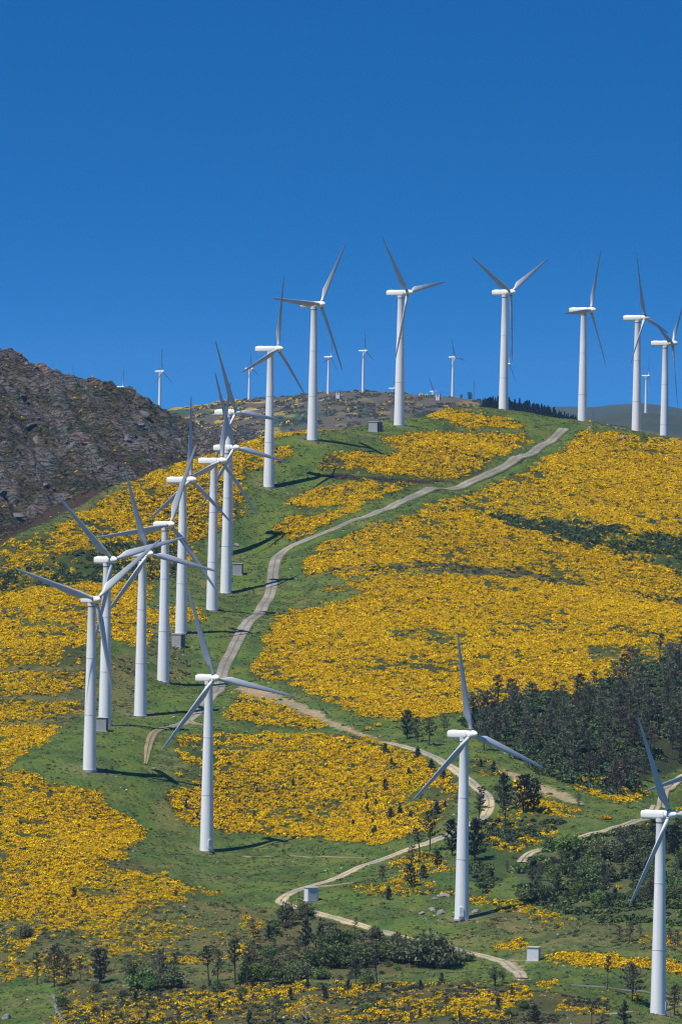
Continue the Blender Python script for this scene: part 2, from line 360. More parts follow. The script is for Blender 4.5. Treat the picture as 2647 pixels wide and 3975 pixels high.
GORSE = paint(np.zeros((RH, RW), np.float32), [
    (0.88, [(0, 1245), (100, 1225), (200, 1178), (300, 1112), (400, 1066), (520, 1026), (600, 1000), (612, 1035), (560, 1110), (558, 1180), (530, 1215), (445, 1240), (440, 1300), (345, 1330), (340, 1400), (440, 1400), (470, 1412), (465, 1428), (345, 1440), (345, 1500), (290, 1478), (260, 1460), (200, 1470), (200, 1530), (0, 1532)]),
    (0.45, [(60, 1290), (250, 1250), (440, 1245), (400, 1330), (200, 1345), (0, 1360), (0, 1320)]),
    (0.1, [(40, 1425), (160, 1432), (200, 1445), (190, 1450), (60, 1438)]),
    (0.86, [(540, 1030), (600, 1022), (676, 1028), (668, 1052), (620, 1072), (560, 1090), (540, 1080)]),
    (0.9, [(600, 1003), (690, 990), (780, 984), (780, 990), (690, 998), (600, 1015)]),
    (0.85, [(0, 1545), (200, 1540), (205, 1585), (100, 1598), (0, 1600)]),
    (0.7, [(0, 1612), (180, 1610), (205, 1635), (120, 1650), (0, 1662)]),
    (0.8, [(0, 1668), (132, 1672), (112, 1702), (40, 1740), (30, 1765), (0, 1775)]),
    (0.95, [(0, 1778), (60, 1770), (105, 1803), (228, 1822), (275, 1870), (330, 1912), (318, 1935), (280, 1962), (330, 1990), (430, 2030), (360, 2062), (200, 2085), (120, 2120), (0, 2150)]),
    (0.6, [(280, 1968), (330, 1992), (430, 2032), (520, 2052), (500, 2062), (380, 2080), (200, 2092), (200, 2040)]),
    (0.4, [(0, 2120), (150, 2100), (300, 2078), (400, 2068), (480, 2080), (330, 2110), (230, 2150), (100, 2180), (0, 2230)]),
    (0.30, [(0, 2230), (150, 2170), (350, 2110), (600, 2085), (620, 2120), (560, 2200), (300, 2230), (0, 2300)]),
    (0.8, [(180, 2090), (310, 2060), (360, 2080), (250, 2110), (180, 2125), (60, 2180), (0, 2190), (0, 2170)]),
    (0.95, [(868, 1004), (930, 1000), (1010, 995), (1120, 998), (1205, 1000), (1225, 1012), (1190, 1030), (1140, 1052), (1098, 1094), (1060, 1104), (1000, 1104), (900, 1090), (800, 1085), (737, 1080), (742, 1052), (770, 1038), (830, 1045), (880, 1048), (930, 1035), (905, 1018)]),
    (0.96, [(975, 958), (1010, 946), (1060, 944), (1120, 952), (1165, 962), (1218, 985), (1160, 984), (1100, 984), (1050, 978), (1025, 968)]),
    (0.9, [(660, 1162), (695, 1137), (760, 1115), (830, 1102), (950, 1108), (935, 1126), (850, 1152), (770, 1200), (685, 1245), (622, 1228), (642, 1198), (700, 1180)]),
    (0.1, [(690, 1172), (800, 1160), (790, 1172), (700, 1190)]),
    (0.93, [(1330, 990), (1400, 995), (1480, 1003), (1580, 1012), (1580, 1400), (1480, 1372), (1300, 1335), (1150, 1318), (950, 1310), (800, 1330), (715, 1318), (698, 1300), (705, 1280), (735, 1252), (800, 1228), (860, 1205), (960, 1182), (985, 1158), (1110, 1122), (1200, 1085), (1305, 1030)]),
    (0.30, [(1130, 1185), (1250, 1195), (1330, 1185), (1430, 1215), (1580, 1238), (1580, 1300), (1500, 1290), (1400, 1255), (1280, 1238), (1170, 1212)]),
    (0.14, [(1380, 1240), (1480, 1250), (1580, 1268), (1580, 1320), (1480, 1290)]),
    (0.62, [(980, 1160), (1110, 1122), (1200, 1130), (1330, 1180), (1250, 1195), (1100, 1180), (1000, 1182)]),
    (0.16, [(735, 1320), (800, 1300), (900, 1294), (1050, 1299), (1200, 1312), (1350, 1344), (1450, 1364), (1580, 1380), (1580, 1390), (1440, 1373), (1300, 1342), (1150, 1318), (950, 1308), (830, 1318)]),
    (0.95, [(795, 1342), (900, 1322), (1050, 1322), (1200, 1328), (1400, 1358), (1580, 1392), (1580, 1500), (1490, 1530), (1420, 1570), (1330, 1600), (1240, 1612), (1180, 1602), (1080, 1640), (930, 1655), (860, 1650), (800, 1632), (720, 1598), (650, 1568), (565, 1556), (600, 1500), (622, 1448), (640, 1412), (700, 1400), (780, 1390), (840, 1372)]),
    (0.55, [(870, 1440), (980, 1440), (1100, 1480), (1050, 1500), (900, 1465)]),
    (0.55, [(1350, 1490), (1580, 1470), (1580, 1520), (1450, 1545), (1340, 1520)]),
    (0.7, [(750, 1350), (800, 1346), (780, 1358), (745, 1360)]),
    (0.85, [(532, 1618), (550, 1600), (640, 1618), (700, 1640), (760, 1668), (740, 1678), (680, 1680), (600, 1672), (528, 1652)]),
    (0.55, [(545, 1592), (560, 1600), (550, 1625), (535, 1622)]),
    (0.93, [(400, 1695), (470, 1688), (560, 1688), (680, 1692), (780, 1690), (880, 1700), (930, 1716), (985, 1745), (1045, 1790), (1060, 1835), (1048, 1860), (990, 1905), (910, 1935), (870, 1945), (750, 1930), (620, 1918), (500, 1912), (450, 1900), (400, 1872), (372, 1832), (390, 1815), (440, 1805), (480, 1790), (460, 1768), (412, 1745)]),
    (0.4, [(400, 1712), (500, 1716), (720, 1722), (700, 1736), (560, 1730), (420, 1732)]),
    (0.55, [(940, 1800), (1060, 1830), (1048, 1862), (960, 1905), (900, 1890)]),
    (0.25, [(410, 1770), (470, 1772), (465, 1800), (400, 1795)]),
    (0.75, [(1195, 1822), (1290, 1845), (1345, 1868), (1300, 1880), (1240, 1882), (1190, 1855)]),
    (0.45, [(1110, 1875), (1200, 1860), (1300, 1890), (1270, 1930), (1170, 1960), (1110, 1935)]),
    (0.55, [(1090, 1740), (1140, 1752), (1170, 1780), (1130, 1790), (1060, 1770)]),
    (0.6, [(1260, 1770), (1380, 1795), (1480, 1825), (1430, 1850), (1320, 1815)]),
    (0.7, [(1370, 1775), (1460, 1790), (1480, 1830), (1440, 1850), (1390, 1822)]),
    (0.5, [(775, 2042), (860, 2030), (930, 2020), (1040, 2045), (1200, 2075), (1300, 2108), (1440, 2128), (1400, 2150), (1250, 2112), (1120, 2086), (1000, 2058), (880, 2060)]),
    (0.4, [(900, 1950), (1010, 1960), (1040, 2000), (940, 2020), (900, 1990)]),
    (0.2, [(1250, 2110), (1420, 2140), (1568, 2150), (1568, 2180), (1350, 2160), (1230, 2130)]),
    (0.97, [(1253, 2198), (1330, 2192), (1420, 2198), (1500, 2208), (1580, 2218), (1580, 2238), (1440, 2228), (1330, 2222), (1275, 2212)]),
    (0.6, [(1128, 2172), (1180, 2162), (1215, 2172), (1185, 2186), (1135, 2184)]),
    (0.30, [(0, 2290), (200, 2262), (400, 2268), (800, 2262), (1080, 2258), (1200, 2270), (1400, 2290), (1400, 2330), (1240, 2345), (900, 2355), (0, 2370)]),
    (0.62, [(360, 2290), (440, 2280), (540, 2278), (700, 2264), (740, 2280), (640, 2292), (560, 2300), (400, 2302)]),
    (0.6, [(860, 2312), (930, 2285), (1050, 2292), (1160, 2268), (1220, 2278), (1310, 2310), (1380, 2310), (1360, 2325), (1200, 2322), (1090, 2345), (960, 2352), (820, 2352)]),
    (0.55, [(780, 2268), (960, 2258), (1000, 2266), (900, 2282), (800, 2286)]),
    (0.6, [(1170, 2255), (1290, 2252), (1280, 2268), (1180, 2268)]),
    (0.0, [(30, 2250), (130, 2262), (150, 2330), (90, 2360), (0, 2370), (0, 2270)]),
])
GORSE = blur(GORSE, 5)
# ground covers: 0 mown-looking grass, 1 dry grass, 2 dark heath, 3 bare sandy soil, 4 dark green scrub
ZONE = paint(np.zeros((RH, RW), np.float32), [
    (1, [(0, 2090), (300, 2060), (620, 2085), (700, 2200), (600, 2250), (0, 2300)]),
    (5, [(560, 2180), (660, 2075), (800, 2120), (1000, 2180), (1040, 2220), (820, 2250), (560, 2260)]),
    (5, [(0, 2290), (400, 2262), (1100, 2262), (1400, 2300), (1400, 2360), (0, 2370)]),
    (0, [(30, 2250), (130, 2262), (150, 2330), (90, 2360), (0, 2370), (0, 2270)]),
    (2, [(0, 1100), (110, 1090), (225, 1075), (290, 1095), (235, 1135), (120, 1195), (0, 1250)]),
    (1, [(120, 1200), (235, 1135), (300, 1108), (420, 1062), (430, 1072), (330, 1112), (220, 1170), (150, 1205)]),
    (4, [(100, 1290), (250, 1250), (440, 1245), (400, 1330), (200, 1345), (0, 1360), (0, 1320)]),
    (1, [(0, 1532), (205, 1530), (300, 1500), (340, 1500), (330, 1640), (205, 1640), (140, 1675), (0, 1668)]),
    (5, [(735, 1320), (800, 1300), (900, 1294), (1050, 1299), (1200, 1312), (1350, 1344), (1580, 1380), (1580, 1390), (1300, 1342), (950, 1308)]),
    (4, [(1080, 1180), (1250, 1190), (1430, 1212), (1580, 1238), (1580, 1330), (1450, 1290), (1250, 1240)]),
    (2, [(740, 1086), (1000, 1106), (1070, 1112), (960, 1112), (740, 1098)]),
    (6, [(1060, 1660), (1160, 1600), (1340, 1590), (1560, 1500), (1580, 1500), (1580, 1760), (1400, 1830), (1240, 1780)]),
    (7, [(1180, 1990), (1330, 1930), (1568, 1880), (1580, 2130), (1400, 2120), (1200, 2075)]),
    (1, [(1150, 2085), (1300, 2110), (1568, 2140), (1580, 2190), (1300, 2180), (1100, 2130)]),
    (4, [(1100, 1880), (1290, 1890), (1200, 1980), (1110, 2060), (1060, 2000)]),
    (1, [(340, 1440), (420, 1440), (440, 1560), (380, 1570), (340, 1500)]),
    (3, [(545, 1575), (580, 1570), (650, 1600), (720, 1630), (790, 1666), (840, 1688), (892, 1702), (885, 1710), (830, 1694), (800, 1682), (760, 1672), (680, 1635), (600, 1612), (560, 1600)]),
    (3, [(1165, 2208), (1185, 2210), (1200, 2228), (1216, 2250), (1190, 2256), (1168, 2232)]),
    (3, [(1130, 1752), (1190, 1782), (1260, 1810), (1345, 1845), (1330, 1850), (1220, 1815), (1140, 1772)]),
])
def mask_at(A, X, Y, Z, jit=7.0):
    px, py = proj(X, Y, Z)
    u = px / K; v = py / K
    if jit:
        u = u + (fbm(X / 5.0, Y / 5.0, 3, 41) - 0.5) * 4 * jit; v = v + (fbm(X / 5.0, Y / 7.0, 3, 57) - 0.5) * 1.6 * jit
    i = np.clip((u / 2).astype(int), 0, RW - 1); j = np.clip((v / 2).astype(int), 0, RH - 1)
    return A[j, i]

# ------------------------------------------------------------------ roads: centre lines in overview coordinates
def catmull(P, step):
    P = np.asarray(P); out = []
    Q = np.vstack([2 * P[0] - P[1], P, 2 * P[-1] - P[-2]])
    for i in range(1, len(Q) - 2):
        a, b, c, d = Q[i - 1:i + 3]
        n = max(2, int(np.linalg.norm(c - b) / step))
        for t in np.arange(n) / n:
            out.append(0.5 * (2 * b + (c - a) * t + (2 * a - 5 * b + 4 * c - d) * t * t + (3 * b - a - 3 * c + d) * t ** 3))
    out.append(P[-1]); return np.array(out)
ROADS = [
    ('gravel_road', 'main', 4.3, [(1296, 984), (1285, 995), (1268, 1012), (1230, 1035), (1180, 1056), (1120, 1090), (1080, 1107), (1000, 1121), (940, 1145), (860, 1180), (780, 1210), (710, 1238), (662, 1260), (637, 1280), (629, 1310), (625, 1345), (610, 1385), (582, 1420), (555, 1455), (535, 1495), (512, 1545), (488, 1595), (460, 1630), (432, 1655), (400, 1669)]),
    ('gravel_road', 'valley', 3.6, [(880, 1704), (925, 1715), (980, 1732), (1035, 1762), (1082, 1796), (1112, 1822), (1124, 1850), (1108, 1880), (1060, 1903), (1010, 1927), (940, 1952), (860, 1982), (800, 2006), (745, 2028), (695, 2042), (662, 2056), (645, 2070), (670, 2084), (740, 2102), (800, 2119), (860, 2136), (930, 2155), (985, 2166), (1045, 2181), (1100, 2195), (1145, 2207), (1172, 2222), (1200, 2248)]),
    ('dirt_road', 'east', 3.2, [(1640, 1752), (1568, 1785), (1535, 1812), (1522, 1838), (1500, 1866), (1460, 1886), (1420, 1900), (1330, 1926), (1250, 1950), (1212, 1964), (1198, 1982)]),
    ('track', 'field', 2.6, [(400, 1669), (368, 1676), (350, 1690), (342, 1715), (338, 1740), (335, 1756)]),
    ('track', 'spur', 3.0, [(432, 1655), (452, 1664), (475, 1668)]),
    ('track', 'pad', 1.6, [(560, 1968), (640, 1968), (740, 1969), (845, 1972)]),
    ('track', 'lower', 2.4, [(695, 2042), (740, 2036), (780, 2033), (815, 2029)]),
    ('track', 'bottom', 2.6, [(1390, 2331), (1440, 2326), (1520, 2316), (1580, 2308)]),
    ('track', 'strip', 1.8, [(1310, 2264), (1400, 2270), (1480, 2278), (1580, 2292)]),
    ('track', 'shed', 1.8, [(1150, 2208), (1190, 2210), (1215, 2208)]),
]
ROAD_W = []
carve = np.zeros(MX.shape)
MZ0 = MZ.copy()
for nm, key, wid, pl in ROADS:
    P = hits([p[0] * K for p in pl], [p[1] * K for p in pl])
    P = P[~np.isnan(P[:, 0])]
    c = catmull(P[:, :2], 1.2)
    for _ in range(6): c[1:-1] = (c[:-2] + 2 * c[1:-1] + c[2:]) / 4
    ROAD_W.append((nm, key, wid, c))
    i0 = np.searchsorted(GX, c[:, 0].min() - 8); i1 = np.searchsorted(GX, c[:, 0].max() + 8)
    j0 = np.searchsorted(GY, c[:, 1].min() - 8); j1 = np.searchsorted(GY, c[:, 1].max() + 8)
    sx = MX[j0:j1, i0:i1]; sy = MY[j0:j1, i0:i1]
    dm = np.full(sx.shape, 1e9)
    for q in c[::2]: dm = np.minimum(dm, (sx - q[0]) ** 2 + (sy - q[1]) ** 2)
    carve[j0:j1, i0:i1] = np.maximum(carve[j0:j1, i0:i1], 1 - sstep(wid / 2 + 0.3, wid / 2 + 1.6, np.sqrt(dm)))
# the roads are smoothed across and sunk a little into the hill
MZ = MZ0 - 0.28 * carve
def road_mat(name, c1, c2, cg, ruts=True):
    m, n, b = mat(name)
    tc = n.nodes.new('ShaderNodeTexCoord'); uv = n.nodes.new('ShaderNodeUVMap'); uv.uv_map = 'UVMap'
    sp = n.nodes.new('ShaderNodeSeparateXYZ'); n.links.new(uv.outputs[0], sp.inputs[0])
    n1 = n.nodes.new('ShaderNodeTexNoise'); n1.inputs['Scale'].default_value = 1.1; n1.inputs['Detail'].default_value = 7; n1.inputs['Roughness'].default_value = 0.7
    n2 = n.nodes.new('ShaderNodeTexNoise'); n2.inputs['Scale'].default_value = 0.09; n2.inputs['Detail'].default_value = 4
    for q in (n1, n2): n.links.new(tc.outputs['Object'], q.inputs['Vector'])
    r1 = n.nodes.new('ShaderNodeValToRGB'); r1.color_ramp.elements[0].position = 0.4; r1.color_ramp.elements[1].position = 0.62
    r1.color_ramp.elements[0].color = c1 + (1,); r1.color_ramp.elements[1].color = c2 + (1,)
    n.links.new(n2.outputs['Fac'], r1.inputs[0])
    mm = n.nodes.new('ShaderNodeMix'); mm.data_type = 'RGBA'; mm.blend_type = 'MULTIPLY'; mm.inputs[0].default_value = 1
    mr = n.nodes.new('ShaderNodeMapRange'); mr.inputs[1].default_value = 0.3; mr.inputs[2].default_value = 0.7; mr.inputs[3].default_value = 0.62; mr.inputs[4].default_value = 1.3
    n.links.new(n1.outputs['Fac'], mr.inputs[0]); n.links.new(r1.outputs[0], mm.inputs[6]); n.links.new(mr.outputs[0], mm.inputs[7])
    # wheel ruts stay bare, the crown and the edges carry grass
    ws = n.nodes.new('ShaderNodeValToRGB'); e = ws.color_ramp.elements
    e[0].position = 0.0; e[0].color = (1, 1, 1, 1); e[1].position = 1.0; e[1].color = (1, 1, 1, 1)
    k = (0.85 if ruts == 2 else 0.55)
    for p, v in ((0.07, 0.75), (0.16, 0.05), (0.36, 0.02), (0.5, k), (0.64, 0.02), (0.84, 0.05), (0.93, 0.75)):
        q = e.new(p); q.color = (v, v, v, 1)
    n.links.new(sp.outputs[0], ws.inputs[0])
    ad = n.nodes.new('ShaderNodeMath'); ad.operation = 'ADD'
    sb = n.nodes.new('ShaderNodeMath'); sb.operation = 'MULTIPLY_ADD'; sb.inputs[1].default_value = 2.6; sb.inputs[2].default_value = -1.3
    n.links.new(n1.outputs['Fac'], sb.inputs[0]); n.links.new(sb.outputs[0], ad.inputs[0]); n.links.new(ws.outputs[0], ad.inputs[1])
    cl = n.nodes.new('ShaderNodeMapRange'); cl.inputs[1].default_value = 0.3; cl.inputs[2].default_value = 0.7
    n.links.new(ad.outputs[0], cl.inputs[0])
    mg = n.nodes.new('ShaderNodeMix'); mg.data_type = 'RGBA'; mg.inputs[7].default_value = cg + (1,)
    n.links.new(cl.outputs[0], mg.inputs[0]); n.links.new(mm.outputs[2], mg.inputs[6]); n.links.new(mg.outputs[2], b.inputs['Base Color'])
    b.inputs['Roughness'].default_value = 0.95; b.inputs['Specular IOR Level'].default_value = 0.1
    bp = n.nodes.new('ShaderNodeBump'); bp.inputs['Strength'].default_value = 0.5; bp.inputs['Distance'].default_value = 0.15
    n.links.new(n1.outputs['Fac'], bp.inputs['Height']); n.links.new(bp.outputs[0], b.inputs['Normal'])
    return m
GRASS_C = (0.072, 0.100, 0.024)
M_ROAD = {'gravel_road': road_mat('grey gravel', (0.19, 0.172, 0.145), (0.29, 0.255, 0.205), GRASS_C, 1), 'valley': road_mat('pale gravel', (0.26, 0.235, 0.195), (0.46, 0.36, 0.21), GRASS_C, 1),
          'dirt_road': road_mat('sandy gravel', (0.28, 0.24, 0.18), (0.42, 0.34, 0.22), GRASS_C, 2), 'track': road_mat('worn earth', (0.22, 0.17, 0.10), (0.30, 0.24, 0.14), GRASS_C, 2),
          'strip': road_mat('worn asphalt', (0.12, 0.12, 0.115), (0.17, 0.165, 0.155), GRASS_C, 1)}
for nm, key, wid, c in ROAD_W:
    t = np.gradient(c, axis=0); t /= np.linalg.norm(t, axis=1)[:, None] + 1e-9
    nrm = np.stack([t[:, 1], -t[:, 0]], 1)
    nv = 9; s = np.linspace(-0.5, 0.5, nv)
    zc = hill_z(c[:, 0], c[:, 1], MZ0)
    for _ in range(4): zc[1:-1] = (zc[:-2] + 2 * zc[1:-1] + zc[2:]) / 4
    wob = wid * (1 + 0.12 * (fbm(np.arange(len(c)) / 9.0, np.zeros(len(c)) + wid, 3, 77) - 0.5) * 2)
    if key == 'field': wob = wob * np.interp(np.arange(len(c)) / len(c), [0.7, 1.0], [1.0, 0.35])
    XY = c[:, None] + nrm[:, None] * (s[None, :, None] * wob[:, None, None])
    Z = hill_z(XY[..., 0], XY[..., 1], MZ0) * 0.6 + zc[:, None] * 0.4 - 0.06 * np.exp(-((np.abs(s) - 0.25) / 0.1) ** 2)[None]
    Z[:, 0] -= 0.35; Z[:, -1] -= 0.35
    V = np.concatenate([XY, Z[..., None]], 2).reshape(-1, 3)
    n = len(c); a = (np.arange(n - 1)[:, None] * nv + np.arange(nv - 1)[None]).ravel()
    F = np.stack([a, a + 1, a + nv + 1, a + nv], 1)
    me = mesh_np(nm, V, F, M_ROAD.get(key, M_ROAD[nm]), smooth=True)
    uv = me.uv_layers.new(name='UVMap')
    uvv = np.stack([np.tile(s + 0.5, n), np.repeat(np.arange(n) * 0.3, nv)], 1).astype(np.float32)
    uv.data.foreach_set('uv', uvv[F.ravel()].ravel())
    if (V[F[0, 1]] - V[F[0, 0]])[0] * (V[F[0, 3]] - V[F[0, 0]])[1] - (V[F[0, 1]] - V[F[0, 0]])[1] * (V[F[0, 3]] - V[F[0, 0]])[0] < 0: me.flip_normals()
    tag(mobj(nm, me), kind='structure')

# ------------------------------------------------------------------ the hill sheet with its soil colours
ZC = np.array([[0.086, 0.122, 0.028], [0.112, 0.108, 0.040], [0.044, 0.031, 0.024], [0.27, 0.215, 0.135], [0.046, 0.070, 0.022], [0.085, 0.080, 0.035], [0.036, 0.042, 0.020], [0.070, 0.085, 0.036]])
def hill_colour(X, Y, Z):
    z = mask_at(ZONE, X, Y, Z, 6.0).astype(int)
    c = ZC[z].copy()
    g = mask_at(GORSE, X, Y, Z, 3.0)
    f1 = fbm(X / 14, Y / 18, 4, 21)[..., None]; f2 = fbm(X / 45, Y / 60, 3, 5)[..., None]; f3 = fbm(X / 4, Y / 5, 3, 31)[..., None]
    gr = (z == 0)[..., None] | (z == 1)[..., None]
    dry = sstep(0.50, 0.68, f1 * 0.6 + f2 * 0.4) * gr
    c = c * (1 - 0.6 * dry) + np.array([0.135, 0.128, 0.052]) * 0.6 * dry
    dk = sstep(0.47, 0.62, f3 * 0.6 + fbm(X / 9, Y / 12, 3, 27)[..., None] * 0.4) * gr
    c = c * (1 - 0.6 * dk) + np.array([0.036, 0.064, 0.024]) * 0.6 * dk
    if X.shape == MX.shape:
        wp = (sstep(9, 3.5, padd + (fbm(X / 3, Y / 3, 2, 33) - 0.5) * 5) * 0.55)[..., None]
        c = c * (1 - wp) + np.array([0.150, 0.135, 0.070]) * wp
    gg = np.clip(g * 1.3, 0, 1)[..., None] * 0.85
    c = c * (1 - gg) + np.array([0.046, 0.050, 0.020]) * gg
    return c
def grid_mesh(name, gx, gy, Z, m, colf):
    X, Y = np.meshgrid(gx, gy); nx = len(gx)
    V = np.stack([X, Y, Z], -1).reshape(-1, 3)
    a = (np.arange(len(gy) - 1)[:, None] * nx + np.arange(nx - 1)[None]).ravel()
    F = np.stack([a, a + 1, a + nx + 1, a + nx], 1)
    me = mesh_np(name, V, F, m, colf(X, Y, Z).reshape(-1, 3), smooth=True)
    return tag(mobj(name, me), kind='structure')
M_GROUND = ground_mat('hill soil and turf', 1.3, 0.7, 0.9, 0.4)
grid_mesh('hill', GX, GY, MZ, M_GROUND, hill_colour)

# ------------------------------------------------------------------ the low ground and the hills behind
gx = np.linspace(-5000, 5000, 41); gy = np.linspace(-600, 21500, 61)
def flat_col(X, Y, Z):
    f = fbm(X / 300, Y / 300, 4, 2)[..., None]
    return np.array([0.05, 0.07, 0.03]) * (1 - f) + np.array([0.12, 0.10, 0.05]) * f
grid_mesh('ground', gx, gy, np.full((61, 41), -186.0), M_GROUND, flat_col)
def ridge(skyline, Yc, front, back, gx, gy, rough, floor=-186.0, bow=0.0):
    S = np.array(skyline, float)
    a, b = unroll(S[:, 0], S[:, 1])
    X, Y = np.meshgrid(gx, gy)
    zc = np.interp(X, a * Yc, b * Yc)
    d = Yc - Y
    Z = zc - np.where(d > 0, front * d + bow * d * d, -back * d) - 6 * np.exp(-(d / 40.0) ** 2) * 0
    Z = Z + rough(X, Y)
    return np.maximum(Z, floor - 2)
# granite hill on the left
def rocky_rough(X, Y):
    s = X * 0.385 - Y * 0.923; c = X * 0.923 + Y * 0.385
    w = (fbm(X / 30, Y / 60, 3, 51) - 0.5) * 10
    r1 = 1 - np.abs(2 * fbm((c + w) / 9, s / 55, 3, 61) - 1) * 2
    r2 = 1 - np.abs(2 * fbm((c + w) / 3.2, s / 16, 3, 71) - 1) * 2
    r3 = fbm(X / 1.8, Y / 3.5, 2, 81) - 0.5
    t = fbm((c + w) / 17, s / 60, 3, 91) * 9
    step = np.floor(t) + sstep(0.75, 1.0, t - np.floor(t))
    big = fbm(X / 45, Y / 90, 3, 95) - 0.5
    return (r1 - 0.6) * 2.2 + (r2 - 0.6) * 1.5 + r3 * 0.9 + (step / 9 - 0.5) * 10.0 + big * 7
RX = np.concatenate([np.arange(-900, -262, 14.0), np.arange(-260, -10, 0.9), np.arange(0, 300, 14.0)])
RY = np.concatenate([np.arange(3560, 3760, 10.0), np.arange(3760, 4290, 1.6), np.arange(4300, 4700, 16.0)])
SKY_R = [(-6000, 900), (-2500, 1100), (-600, 1225), (0, 1335), (120, 1390), (270, 1446), (400, 1480), (480, 1510), (560, 1544), (620, 1574), (700, 1608), (850, 1668), (940, 1712), (1000, 1760), (1400, 1900), (2600, 2300), (5000, 3200)]
RZ = ridge(SKY_R, 4230, 0.25, 0.2, RX, RY, rocky_rough, bow=0.00012)
RXX, RYY = np.meshgrid(RX, RY)
def rocky_col(X, Y, Z):
    f = fbm(X / 16, Y / 30, 4, 15)[..., None]; g = fbm(X / 3.5, Y / 6, 3, 25)[..., None]
    low = sstep(-22, -62, Z)[..., None]
    rock = np.array([0.100, 0.089, 0.084]) * (0.6 + 0.9 * fbm(X / 5, Y / 9, 3, 35)[..., None])
    veg = np.array([0.038, 0.038, 0.024]) * (1 - g) + np.array([0.085, 0.068, 0.036]) * g
    m = sstep(0.455, 0.56, f * 0.55 + g * 0.35 + 0.10 * low + 0.03)
    return rock * (1 - m) + veg * m
M_ROCKY = ground_mat('granite slope', 0.55, 0.55, 1.0, 1.2)
_n = M_ROCKY.node_tree; _bp = [q for q in _n.nodes if q.type == 'BUMP'][0]; _tc = [q for q in _n.nodes if q.type == 'TEX_COORD'][0]
_mp = _n.nodes.new('ShaderNodeMapping'); _mp.inputs['Rotation'].default_value = (0, 0, 1.18); _mp.inputs['Scale'].default_value = (0.09, 0.34, 0.2)
_vo = _n.nodes.new('ShaderNodeTexVoronoi'); _vo.feature = 'DISTANCE_TO_EDGE'; _vo.inputs['Scale'].default_value = 1.0
_cl = _n.nodes.new('ShaderNodeMapRange'); _cl.inputs[2].default_value = 0.12
_b2 = _n.nodes.new('ShaderNodeBump'); _b2.inputs['Strength'].default_value = 1.0; _b2.inputs['Distance'].default_value = 2.0
_n.links.new(_tc.outputs['Object'], _mp.inputs[0]); _n.links.new(_mp.outputs[0], _vo.inputs['Vector']); _n.links.new(_vo.outputs[0], _cl.inputs[0])
_n.links.new(_cl.outputs[0], _b2.inputs['Height']); _n.links.new(_bp.outputs[0], _b2.inputs['Normal']); _n.links.new(_b2.outputs[0], _n.nodes['Principled BSDF'].inputs['Normal'])
grid_mesh('rocky_hill', RX, RY, RZ, M_ROCKY, rocky_col)
# heath ridge with the far turbines
M_HEATH = ground_mat('far heath', 0.16, 0.5, 0.6, 1.5)
def heath_col(X, Y, Z):
    f = fbm(X / 60, Y / 240, 4, 5)[..., None]; g = fbm(X / 9, Y / 40, 4, 6)[..., None]; h = fbm(X / 25, Y / 60, 3, 8)[..., None]
    c = np.array([0.105, 0.080, 0.056]) * (1 - g) + np.array([0.075, 0.070, 0.040]) * g
    m = sstep(0.5, 0.62, f); c = c * (1 - m) + np.array([0.045, 0.075, 0.040]) * m
    y = sstep(0.56, 0.66, h) * sstep(-20, -110, X)[..., None] * 0.7 + sstep(0.62, 0.7, h) * 0.25
    return c * (1 - y) + np.array([0.36, 0.25, 0.04]) * y
HX = np.concatenate([np.arange(-3000, -330, 60.0), np.arange(-320, 320, 2.5), np.arange(330, 3000, 60.0)])
HY = np.concatenate([np.arange(7900, 8500, 40.0), np.arange(8500, 9640, 7.0), np.arange(9650, 10600, 50.0)])
hr = lambda X, Y: (fbm(X / 60, Y / 160, 4, 12) - 0.5) * 7 + (fbm(X / 7, Y / 25, 3, 13) - 0.5) * 2.0
SKY_H = [(-9000, 2000), (-3000, 1750), (300, 1650), (560, 1606), (680, 1584), (800, 1570), (960, 1551), (1100, 1538), (1250, 1527), (1330, 1517), (1420, 1515), (1500, 1522), (1600, 1530), (1750, 1541), (1900, 1560), (2100, 1590), (2300, 1640), (2800, 1720), (4000, 1800), (12000, 2100)]
HZ = ridge(SKY_H, 9500, 0.055, 0.08, HX, HY, hr, bow=0.00002)
grid_mesh('heath_ridge', HX, HY, HZ, M_HEATH, heath_col)
# ridge carrying the fir wood
WX = np.concatenate([np.arange(-400, 60, 20.0), np.arange(60, 300, 2.5), np.arange(310, 1500, 30.0)])
WY = np.concatenate([np.arange(5700, 6100, 25.0), np.arange(6100, 6640, 6.0), np.arange(6650, 7300, 30.0)])
SKY_W = [(-2000, 2200), (1200, 1760), (1700, 1660), (1850, 1610), (1900, 1596), (1980, 1598), (2080, 1612), (2160, 1632), (2240, 1655), (2330, 1690), (2500, 1720), (4000, 1900)]
WZ = ridge(SKY_W, 6500, 0.06, 0.1, WX, WY, lambda X, Y: (fbm(X / 30, Y / 60, 4, 45) - 0.5) * 3, bow=0.00003)
def wood_col(X, Y, Z):
    f = fbm(X / 30, Y / 90, 4, 5)[..., None]
    return np.array([0.085, 0.080, 0.045]) * (1 - f) + np.array([0.05, 0.062, 0.035]) * f
grid_mesh('wooded_ridge', WX, WY, WZ, M_HEATH, wood_col)
